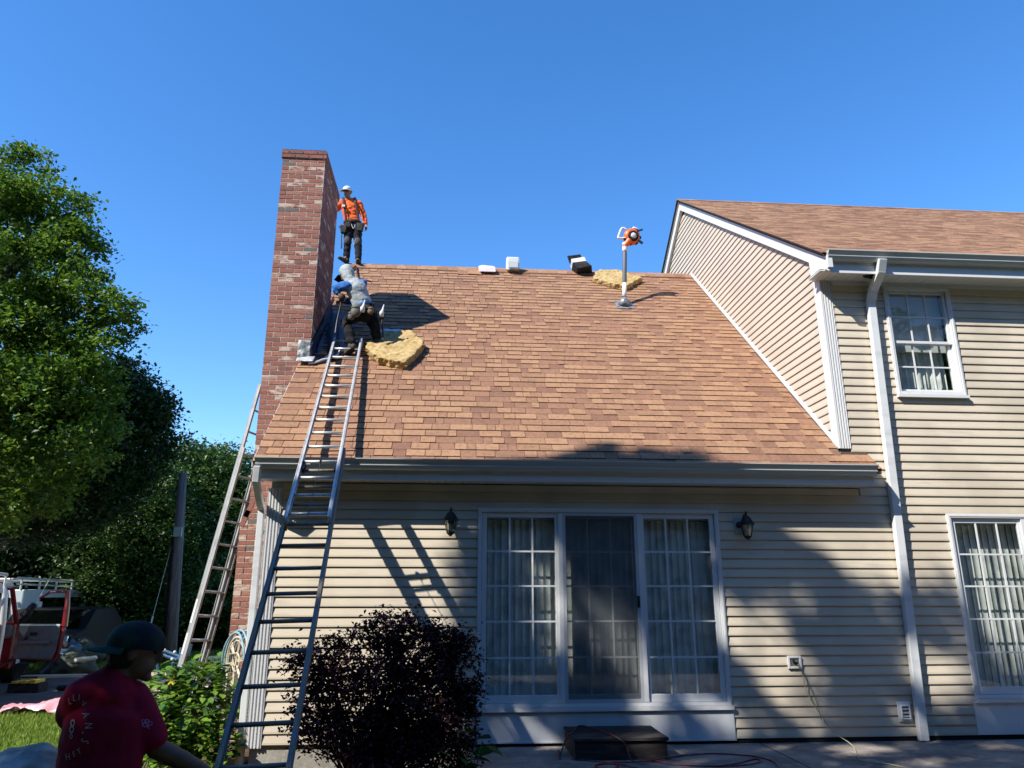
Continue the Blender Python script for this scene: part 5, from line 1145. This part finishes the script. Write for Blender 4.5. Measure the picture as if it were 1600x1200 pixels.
def big_leaf_plant(name, label, blobs, nobj, nstuff, L, mats, base, seed, stems=20):
    r = random.Random(seed); rng = np.random.default_rng(seed); t = thing(name, label, 'plant', base); C, cc = clumps(blobs, nobj+nstuff, 1, .03, rng, shell=.55, flat=1); C = C[C[:, 2] > G+.03]
    order = np.argsort(C[:, 1]-.4*C[:, 2]); C = C[order]; ctr = np.array([[b[0], b[1], b[2]] for b in blobs]).mean(0); mes = [leaf_mesh('leaf', L*s_, L*s_*.62, m_) for m_ in mats for s_ in (.75, 1.0, 1.2)]
    mb = MB(); slots = mats
    for i, p in enumerate(C):
        out = Vector(tuple(p-ctr)); out.z += .10; yaw_ = math.atan2(-out.x, out.y)+r.uniform(-1.1, 1.1); tilt_ = r.uniform(-.55, .6); roll_ = r.uniform(-.5, .5)
        R = Matrix.Rotation(yaw_, 4, 'Z') @ Matrix.Rotation(tilt_, 4, 'X') @ Matrix.Rotation(roll_, 4, 'Y'); k = r.randrange(len(mes))
        if i < nobj: o = link('leaf', mes[k], t); o.location = Vector(tuple(p))-Vector(base); o.rotation_euler = R.to_euler()
        else:
            me = mes[k]; mb.add([Vector(tuple(p))+(R @ v.co) for v in me.vertices], [tuple(q.vertices) for q in me.polygons], k//3)
    if mb.v: obj('leaf', mb, list(mats), t, kind='stuff', smooth=True)
    mb = MB()
    for _ in range(stems): c_ = Vector(tuple(cc[r.randrange(len(cc))])); s_ = Vector(base)+Vector((r.uniform(-.25, .25), r.uniform(-.2, .2), 0)); mb.tube([s_, s_.lerp(c_, .6)+Vector((0, 0, .05)), c_], [.006, .005, .003], 5)
    obj('stem', mb, M('green_stem', (.10, .14, .04), .6), t); return t
big_leaf_plant('hydrangea', 'bright green broad leaved shrub at the foot of the chimney', [PB(265, 1085, 8.4, .26), PB(310, 1070, 8.5, .26), PB(245, 1130, 8.2, .26), PB(290, 1130, 8.2, .32), PB(335, 1110, 8.5, .26), PB(330, 1160, 8.2, .24), PB(270, 1165, 8.1, .24), PB(330, 1055, 8.7, .16)], 300, 1300, .10, HYD, (-2.95, 8.4, G+.01), 51, 40)
WL = [M('weed_leaf_%s' % n, c, .4, .45, trans=.3) for n, c in (('green', (.045, .13, .02)), ('dark', (.03, .09, .02)))]
big_leaf_plant('leafy_weed', 'low green big leaved weed between purple shrub and patio', [PB(722, 1150, 6.9, .10), PB(738, 1175, 6.85, .13), PB(705, 1165, 6.8, .10), PB(715, 1195, 6.8, .12)], 22, 0, .17, WL, (-.02, 6.85, G+.01), 52, 12)
t = thing('yellow_bloom', 'single yellow lily bloom above the leafy shrub', 'flower', (-3.15, 8.35, .2)); mb = MB(); p = at(268, 1063, 8.2)
for i in range(6): a = i*math.pi/3; d_ = Vector((math.cos(a), -.3, math.sin(a))); mb.add([p, p+d_*.03+Vector((.012, 0, 0)), p+d_*.055, p+d_*.03-Vector((.012, 0, 0))], [(0, 1, 2, 3)])
obj('petal', mb, M('yellow_petal', (.65, .45, .03), .6, trans=.3), t); mb = MB(); mb.tube([p, p-Vector((0, 0, .3))], .004, 5); obj('stalk', mb, WL[0], t)
# stones at the corner
STN = M('field_stone', (.26, .23, .18), .9, .2, var=[((.17, .15, .12), 9, .45, .7)], bump=.6, bscale=25)
for i, (x, y, s_, lb) in enumerate(((-1.95, 7.6, .13, 'largest tan stone in the bed beside the drain pipe'), (-2.25, 7.75, .09, 'small tan stone left of the drain pipe'), (-1.75, 6.6, .12, 'flat tan stone in the bed beside the ladder'), (-2.0, 6.3, .08, 'small stone in front of the leafy shrub'))):
    r = random.Random(i); mb = MB(); mb.ell((x, y, G+.03), (s_, s_*.8, s_*.5), 10); mb.v = [(a+r.uniform(-.012, .012), b+r.uniform(-.012, .012), c_+r.uniform(-.01, .01)) for a, b, c_ in mb.v]; props(obj('stone', mb, STN, base=(x, y, G)), lb, 'stone', 'stones in the planting bed')
# mulch chips and grass
rng = np.random.default_rng(61); n = 9000; C = np.stack([rng.uniform(-3.6, .1, n), rng.uniform(3.7, 8.1, n), rng.uniform(G+.012, G+.03, n)], 1)
o = foliage('mulch_chips', C, .035, M('mulch_chip', (.10, .06, .04), .9, tone=[(.04, .025, .018), (.10, .065, .042), (.24, .18, .13)]), None, (0, 0, 0), rng=rng, up=1.5); props(o, 'loose brown mulch chips on the planting bed', kind='stuff')
def grass(label, x0, x1, y0, y1, n, h, seed, yfun=None):
    rng = np.random.default_rng(seed); X = rng.uniform(x0, x1, n); Y = y0+(y1-y0)*rng.uniform(0, 1, n)**1.3
    a = rng.uniform(0, 2*math.pi, n); ln = rng.normal(size=(n, 2))*.35; hh = h*rng.uniform(.5, 1.3, n)*(1+.3*np.sin(X*3)*np.sin(Y*2.3)); w_ = .004+.0004*Y
    P0 = np.stack([X-np.cos(a)*w_, Y-np.sin(a)*w_, np.full(n, G-.02)], 1); P1 = np.stack([X+np.cos(a)*w_, Y+np.sin(a)*w_, np.full(n, G-.02)], 1); P2 = np.stack([X+ln[:, 0]*hh, Y+ln[:, 1]*hh, G-.02+hh], 1)
    V = np.stack([P0, P1, P2], 1).reshape(-1, 3); F = np.arange(3*n).reshape(-1, 3); me = fastmesh('grass', V, F, [GRS], rng.uniform(0, 1, n)); o = link('grass', me); props(o, label, kind='stuff')
GRS = M('grass_blade', (.08, .15, .02), .6, .3, tone=[(.08, .15, .015), (.17, .27, .03), (.30, .37, .07)], trans=.35)
grass('sunny short grass of the front lawn', -9.5, -2.6, 5.0, 12.7, 120000, .07, 71); grass('grass verge beyond the driveway', -22, -3.0, 19.2, 24.5, 60000, .12, 72)

# ------------------------------------------------------------------ utility pole
WOODG = M('weathered_pole_wood', (.17, .165, .165), .9, .15, var=[((.09, .085, .085), 6, .42, .65, (4, 4, .3)), ((.26, .25, .24), 14, .6, .8, (4, 4, .3))], bump=.5, bscale=30, bstretch=(3, 3, .2))
pb_, pt_ = at(262, 1075, 21.0), at(286, 740, 21.0); t = thing('utility_pole', 'leaning grey wooden pole cut off in front of the wood', 'pole', tuple(Vector((pb_.x, 21, G))))
pd_ = (pt_-pb_).normalized(); mb = MB(); mb.tube([pb_-pd_*.3, pb_+pd_*3, pt_], [.17, .145, .11], 12); obj('pole_shaft', mb, WOODG, t, smooth=True)
mb = MB(); mb.tube([pb_+Vector((-.20, -.05, 0)), pb_+pd_*3.4+Vector((-.15, -.05, 0)), pb_+pd_*3.8+Vector((-.13, -.05, 0))], .035, 8); mb.tube([pb_+Vector((-.1, -.18, 0)), pt_-pd_*1.5+Vector((-.08, -.12, 0))], .018, 6); obj('cable_conduit', mb, BLKM, t, smooth=True)
mb = MB(); c_ = pb_+pd_*3.95+Vector((.03, -.16, 0)); mb.obox(c_, (.11, 0, 0), (0, .03, 0), (0, 0, .13)); obj('pole_plate', mb, M('aqua_plate', (.25, .38, .36), .5), t, bevel=.01)
g0_, g1_ = at(233, 985, 20.6), at(266, 860, 20.9); t = thing('guy_wire', 'thin guy wire with white guard slanting left of the pole', 'wire', tuple(Vector((g0_.x, 20.6, G))))
gd_ = (g1_-g0_).normalized(); mb = MB(); mb.tube([g0_-gd_*1.2, g0_, g1_, pt_-pd_*1.7], .010, 5); obj('wire_strand', mb, GRY, t); mb = MB(); mb.tube([g0_-gd_*1.2, g0_], .03, 8); mb.tube([g0_-gd_*.02, g0_+gd_*.35], .022, 8); obj('wire_guard', mb, WHT, t)

# ------------------------------------------------------------------ blue folding stand, tarp, boards, box
BLUS = M('blue_steel', (.07, .17, .30), .4, .5, .2, var=[((.05, .10, .17), 9, .5, .7)])
sx_, sy_ = at(262, 1030, 12.0).x, 12.0; t = thing('folding_stand', 'small blue steel folding stand beside the leaning aluminium ladder', 'stand', (sx_, sy_, G))
P = lambda u, v, dy=0: at(u, v, sy_+dy)
mb = MB(); mb.tube([P(246, 1020), P(276, 1031)], .022, 8); mb.tube([P(250, 1014, .3), P(281, 1026, .3)], .022, 8); mb.tube([P(246, 1020), P(250, 1014, .3)], .018, 8); mb.tube([P(276, 1031), P(281, 1026, .3)], .018, 8); mb.tube([P(281, 1026, .3), P(283, 1012, .3)], .02, 8); mb.tube([P(298, 1007, .4), P(293, 1025, .4)], .03, 8); obj('stand_rail', mb, BLUS, t)
for (a, b) in ((P(243, 1023), Vector((P(262, 1068).x, sy_+.1, G))), (P(270, 1035), Vector((P(263, 1070).x, sy_+.35, G))), (P(282, 1030, .3), Vector((P(276, 1070).x, sy_+.4, G)))): mb = MB(); mb.tube([a, b], .020, 8); obj('leg', mb, BLUS, t)
for (u, v) in ((245, 1022), (252, 1027), (257, 1016), (269, 1030), (273, 1019)): mb = MB(); mb.ell(P(u, v, -.03), (.024, .02, .024), 8); obj('knob', mb, WHT, t, smooth=True)
PK2 = M('pink_plastic_film', (.62, .30, .34), .35, .5, trans=.2, var=[((.78, .62, .64), 2.2, .45, .6), ((.40, .05, .07), 3.5, .58, .68)])
tx = atz(58, 1112, G); base = (-6.3, 12.75, G)
sheet('plastic_wrap', [(-6.85, 12.45, G+.03), (-5.55, 12.45, G+.03), (-5.5, 12.95, G+.05), (-6.8, 13.0, G+.03)], None, .004, PK2, None, .07, nu=26, nv=14, label='crumpled pink plastic wrap lying on the edge of the driveway', cat='plastic wrap', lift=lambda a, b: .02+.30*max(0, a-.15)*math.sin(b*3.1)*1.3, base=base)
WDB = M('raw_board', (.50, .44, .34), .8, .2, var=[((.38, .32, .24), 5, .45, .7, (.4, 4, 4))])
for i, (xa, xb, y, z_, lb) in enumerate(((-8.3, -5.5, 15.8, G+.18, 'long pale board lying across the driveway behind the tool box'), (-5.6, -4.2, 14.9, G+.03, 'pale board lying on the driveway near the leafy shrub'), (-5.7, -4.3, 13.7, G+.03, 'second pale board nearer the leafy shrub'))):
    mb = MB(); mb.hexa([(xa, y, z_), (xb, y-.2, z_+.05), (xb, y+.0, z_+.05), (xa, y+.2, z_), (xa, y, z_+.045), (xb, y-.2, z_+.095), (xb, y, z_+.095), (xa, y+.2, z_+.045)]); props(obj('board', mb, WDB, base=(xa, y, z_)), lb, 'board')
t = thing('tool_box', 'low black tool box with yellow lid on the driveway', 'tool box', (-7.8, 15.2, G)); mb = MB(); mb.box(-8.1, -7.55, 15.05, 15.4, G+.008, G+.16); obj('box_body', mb, BLKM, t, bevel=.02); mb = MB(); YL = M('yellow_plastic', (.55, .38, .06), .5)
for k in range(3): mb.box(-8.03+k*.16, -7.93+k*.16, 15.03, 15.38, G+.165, G+.21+.01*k)
obj('box_lid', mb, YL, t, bevel=.01); mb = MB(); mb.tube([(-7.98, 15.2, G+.16), (-7.98, 15.2, G+.26), (-7.68, 15.2, G+.26), (-7.68, 15.2, G+.16)], .014, 6); obj('handle', mb, BLKM, t)
t = thing('angle_grinder', 'small black power tool beside the tool box', 'power tool', (-7.1, 15.3, G)); mb = MB(); mb.chain([(-7.3, 15.3, G+.06), (-6.95, 15.3, G+.07)], [.05, .04], 10); mb.tube([(-6.95, 15.25, G+.06), (-6.92, 15.25, G+.1)], .06, 10); obj('tool_body', mb, BLKM, t)

# ------------------------------------------------------------------ vehicles
CRED = M('red_car_paint', (.17, .010, .014), .25, .5, var=[((.12, .008, .012), 2, .5, .7)]); CSIL = M('silver_trim', (.52, .53, .52), .35, .5, .2); CGL = glass('car_glass', (.25, .30, .30), .12); TYR = M('tyre_rubber', (.015, .015, .016), .8, .2); DPN = M('door_lining_grey', (.12, .12, .135), .65, .3, var=[((.09, .09, .10), 7, .5, .7)]); CHR = M('chrome', (.75, .77, .78), .12, .6, 1.0)
def wheel(t, c_, r=.37, w_=.24, axis=(1, 0, 0)):
    c_ = Vector(c_); ax_ = Vector(axis).normalized(); mb = MB(); mb.lathe(c_-ax_*w_/2, ax_, [(r*.62, 0), (r*.95, .0), (r, .03), (r, w_-.03), (r*.95, w_), (r*.62, w_)], 26); ty = obj('wheel', mb, TYR, t, smooth=False)
    mb = MB(); mb.lathe(c_-ax_*w_*.46, ax_, [(r*.05, 0), (r*.25, .0), (r*.3, .03), (r*.58, .05), (r*.61, .02), (r*.61, w_*.9), (r*.3, w_*.9), (r*.05, w_*.92)], 18); obj('rim', mb, CSIL, ty)
def pickup_body(t, paint, X1, Yc, W_=1.85, zg=G, flip=1):
    """side profile extruded over the width: nose towards +Y*flip; Yc is the cab centre"""
    y = lambda d_: Yc+flip*d_
    def side_prism(name, prof, xa, xb, m_, bevel=.03): mb = MB(); pp_ = [(xa, y(a), zg+b) for a, b in prof]; mb.prism(pp_, (xb-xa, 0, 0)); return obj(name, mb, m_, t, bevel=bevel)
    return y, side_prism
# red pickup, nose away from the viewer, right front door open towards the viewer
tr = thing('pickup_truck', 'dark red pickup truck with its door standing open on the driveway', 'truck', (-8.70, 16.2, G))
XR_, XL_ = -8.72, -10.55; y, sp_ = pickup_body(tr, CRED, XR_, 15.2)
sp_('body', [(-.62, .42), (1.05, .42), (1.05, .30), (2.5, .42), (2.55, .95), (2.35, 1.10), (1.15, 1.18), (.98, 1.20), (.98, .46), (-.0, .46), (-.02, .60), (-.62, .60)], XL_, XR_-.02, CRED)
sp_('cargo_bed', [(-3.0, .55), (-.65, .50), (-.65, 1.22), (-3.0, 1.22)], XL_, XR_, CRED)
sp_('roof', [(-.62, 1.86), (.45, 1.86), (.62, 1.80), (.50, 1.92), (-.55, 1.95)], XL_+.12, XR_-.12, CRED)
for a_, b_, r_ in (((XR_-.03, y(1.02), G+1.18), (XR_-.14, y(.58), G+1.86), .045), ((XL_+.03, y(1.02), G+1.18), (XL_+.14, y(.58), G+1.86), .045), ((XL_+.03, y(-.6), G+1.2), (XL_+.14, y(-.55), G+1.88), .06)): mb = MB(); mb.tube([a_, b_], r_, 8); obj('pillar', mb, CRED, tr)
mb = MB(); mb.tube(smoothpts([(XR_-.0, y(-.60), G+.45), (XR_+.0, y(-.61), G+1.15), (XR_-.05, y(-.60), G+1.7), (XR_-.13, y(-.45), G+1.88), (XR_-.14, y(.40), G+1.90)], 5), .055, 8); obj('door_opening_frame', mb, CSIL, tr, smooth=True)
mb = MB(); mb.add([(XL_+.1, y(1.0), G+1.2), (XR_-.1, y(1.0), G+1.2), (XR_-.2, y(.6), G+1.82), (XL_+.2, y(.6), G+1.82)], [(0, 1, 2, 3)]); obj('windscreen', mb, CGL, tr)
mb = MB(); mb.box(XL_+.25, XR_-.25, y(-.5), y(.25), G+.5, G+.85); mb.box(XL_+.25, XR_-.25, y(-.58), y(-.35), G+.85, G+1.5); mb.box(XL_+.05, XR_-.05, y(.75), y(.98), G+.9, G+1.15); obj('seat', mb, DPN, tr, bevel=.05)
for yy in (-2.2, 1.75):
    for xx in (XR_-.10, XL_+.10): wheel(tr, (xx, y(yy), G+.37))
# bed cap and ladder rack in pale paint
sp_('bed_cap', [(-3.0, 1.23), (-.97, 1.23), (-.97, 1.80), (-1.1, 1.92), (-3.0, 1.92)], XL_+.03, XR_-.02, CSIL)
mb = MB(); mb.box(XR_-.019, XR_-.012, y(-2.7), y(-1.15), G+1.38, G+1.76); obj('cap_window', mb, CGL, tr)
mb = MB()
for xx in (XR_-.05, XL_+.05): mb.tube([(xx, y(-2.9), G+2.08), (xx, y(-.75), G+2.08)], .03, 8)
for yy in (-2.8, -1.8, -.8): mb.tube([(XL_+.05, y(yy), G+2.08), (XR_-.05, y(yy), G+2.08)], .022, 8); mb.tube([(XR_-.05, y(yy), G+1.9), (XR_-.05, y(yy), G+2.08)], .02, 8)
obj('ladder_rack', mb, CSIL, tr)
# the open door: hinge at the windscreen pillar, swung out
hg = Vector((XR_+.02, y(1.0), G)); dv = Vector((.824, -.566, 0)).normalized(); dn = Vector((dv.y, -dv.x, 0))   # dn faces the viewer side
LW = 1.02; DP = lambda a, z_, n_=0: hg+dv*a+dn*n_+Vector((0, 0, z_))
mb = MB(); pr = [DP(.02, .50), DP(LW-.10, .47), DP(LW-.02, .62), DP(LW+.03, 1.05), DP(LW, 1.16), DP(.02, 1.16)]; mb.prism(pr, dn*-.06); dr = obj('door', mb, CRED, tr, label='open red door with grey lining', bevel=.012)
mb = MB(); pr = [DP(.05, .53, .001), DP(LW-.14, .51, .001), DP(LW-.08, .66, .001), DP(LW-.05, 1.02, .001), DP(LW-.06, 1.13, .001), DP(.05, 1.13, .001)]; mb.prism(pr, dn*.035); mb.prism([DP(.12, .78, .036), DP(LW-.2, .80, .036), DP(LW-.2, .86, .036), DP(.12, .86, .036)], dn*.04); obj('door_lining', mb, DPN, dr, bevel=.01)
mb = MB(); mb.tube([DP(LW, 1.12, -.03), DP(LW-.02, 1.5, -.04), DP(LW-.07, 1.80, -.05)], [.055, .05, .045], 8); mb.tube([DP(LW-.05, 1.79, -.05), DP(.55, 1.78, -.05), DP(.34, 1.66, -.05)], .028, 8); obj('window_frame', mb, CRED, dr)
mb = MB(); mb.obox(DP(.42, .98, .05), dv*.07, dn*.015, (0, 0, .03)); mb.tube([DP(.22, .84, .06), DP(.30, .93, .07)], .014, 6); obj('handle', mb, BLKM, dr)
mb = MB(); mb.prism([DP(.06, 1.13, .0), DP(LW-.05, 1.135, .0), DP(LW-.05, 1.165, .0), DP(.06, 1.165, .0)], dn*.04); obj('window_sill', mb, CSIL, dr)
mb = MB(); mb.prism([DP(.62, 1.08, .04), DP(.78, 1.14, .04), DP(LW-.08, .78, .04), DP(.98*.9, .95, .04)], dn*.006); obj('sunlit_map', mb, WHT, dr) if False else None
mb = MB(); a_ = Vector((XR_+.0, y(1.15), G+1.25)); mb.chain([a_, a_+Vector((.12, -.05, .12)), a_+Vector((.20, -.08, .26))], [.10, .085, .06], 10); obj('side_mirror', mb, BLKM, tr); mb = MB(); mb.tube([a_+Vector((.2, 0, .2)), a_+Vector((.42, 0, .85))], .008, 5); obj('antenna', mb, ALU, tr)
tr.rotation_euler = (0, 0, math.radians(20))
# pale van with roof rack seen through the door window
tv = thing('work_van', 'pale blue white van with a long roof rack behind the red truck', 'van', (-11.6, 22.3, G)); VP = M('van_paint', (.42, .50, .52), .35, .4)
y, sp_ = pickup_body(tv, VP, -9.9, 22.3)
sp_('body', [(-2.3, .45), (2.2, .45), (2.25, .95), (1.5, 1.10), (1.0, 1.75), (.8, 1.85), (-2.3, 1.85)], -12.6, -10.75, VP)
mb = MB(); mb.box(-12.3, -11.05, y(-2.33), y(-2.305), G+1.15, G+1.65); mb.box(-10.745, -10.735, y(-1.5), y(.6), G+1.15, G+1.65); obj('window', mb, CGL, tv)
mb = MB()
for xx in (-12.5, -10.85): mb.tube([(xx, y(-2.5), G+2.12), (xx, y(2.3), G+2.05)], .035, 8); mb.tube([(xx, y(-2.5), G+1.98), (xx, y(2.3), G+1.92)], .02, 8)
for i in range(6): yy = -2.3+i*.85; mb.tube([(-12.5, y(yy), G+2.1), (-10.85, y(yy), G+2.1)], .025, 8); mb.tube([(-10.85, y(yy), G+1.85), (-10.85, y(yy), G+2.1)], .025, 8)
obj('roof_rack', mb, CSIL, tv)
for yy in (-1.5, 1.5):
    for xx in (-10.85, -12.5): wheel(tv, (xx, y(yy), G+.36))
for xx in (-12.5, -10.9): mb = MB(); mb.box(xx-.08, xx+.08, y(-2.33), y(-2.301), G+.75, G+1.1); obj('tail_light', mb, M('tail_light_red', (.35, .02, .02), .3), tv)
mb = MB(); mb.box(-10.62, -10.58, y(-1.9), y(-1.7), G+1.2, G+1.55); obj('side_mirror', mb, WHT, tv)
# dark car facing the viewer
tc = thing('parked_car', 'black car with a bright clear headlight behind the open red door', 'car', (-8.9, 19.6, G)); CBK = M('black_car_paint', (.010, .011, .012), .6, .15)
y, sp_ = pickup_body(tc, CBK, -8.0, 19.8, flip=-1)
sp_('body', [(-2.2, .35), (1.9, .32), (1.98, .62), (1.85, .80), (.95, .95), (.35, 1.38), (-1.2, 1.42), (-2.1, 1.0)], -10.0, -8.2, CBK)
mb = MB(); mb.add([(-9.85, y(.98), G+.97), (-8.35, y(.98), G+.97), (-8.5, y(.42), G+1.37), (-9.7, y(.42), G+1.37)], [(0, 1, 2, 3)]); obj('windscreen', mb, CGL, tc)
for xx in (-8.42, -9.78): mb = MB(); mb.hexa([(xx-.14, y(1.99), G+.62), (xx+.16, y(1.93), G+.62), (xx+.16, y(1.8), G+.62), (xx-.14, y(1.8), G+.62), (xx-.10, y(1.93), G+.82), (xx+.16, y(1.87), G+.84), (xx+.16, y(1.75), G+.84), (xx-.10, y(1.75), G+.82)]); obj('headlight', mb, CHR, tc, bevel=.01); mb = MB(); mb.ell((xx, y(1.97), G+.71), (.05, .03, .05), 8); obj('indicator_bulb', mb, M('amber', (.6, .25, .03), .4), tc)
mb = MB(); mb.box(-9.95, -8.25, y(2.06), y(1.95), G+.36, G+.50); obj('bumper', mb, CHR, tc, bevel=.02)
mb = MB()
for k in range(4): mb.box(-9.5, -8.7, y(2.0), y(1.96), G+.56+k*.05, G+.575+k*.05)
obj('grille', mb, CHR, tc)
for yy in (-1.35, 1.35):
    for xx in (-8.3, -9.9): wheel(tc, (xx, y(yy), G+.32), .32, .2)
tc.location.x -= .55; tc.rotation_euler = (0, 0, math.radians(8))
# load of sacks and boards behind the driveway
BGT = [M('blue_tarp', (.03, .07, .11), .5, .4, var=[((.05, .12, .18), 4, .5, .7)], bump=.6, bscale=9), M('dark_green_sack', (.025, .035, .022), .7, var=[((.06, .07, .05), 5, .5, .7)], bump=.6, bscale=9)]
for i, (u, v, Y, s_, m_, lb) in enumerate(((98, 1015, 18.2, .42, 0, 'dark blue tarpaulin bundle left of the green sack'), (125, 1018, 18.4, .36, 1, 'dark green sack lying right of the blue bundle'), (112, 1038, 18.0, .40, 1, 'low dark sack in front of the bundles'))):
    p = at(u, v, Y); t = thing('covered_bundle', lb, 'bundle', (p.x, p.y, G)); zc = p.z
    solid('bundle_wrap', lambda mb: (mb.ell(p, (s_, s_*.8, .16), 14), mb.ell(p+Vector((.15, .1, -.1)), (s_*.9, s_*.8, .2), 14), mb.chain([(p.x, p.y, G+.15), p], [.35, .3], 14)), BGT[m_], t, .04, 2, wrinkle=.06, wscale=4)
for i, (u0, u1, v, lb) in enumerate(((118, 150, 1031, 'pale board on the stack behind the dark sacks'), (320, 345, 1030, 'pale board behind the aluminium ladder'), (322, 338, 1037, 'short pink board behind the aluminium ladder'))):
    a, b = at(u0, v, 17.6), at(u1, v-3, 18.2); mb = MB(); mb.tube([a, b], .05, 4); props(obj('board', mb, WDB, base=tuple(a)), lb, 'board')
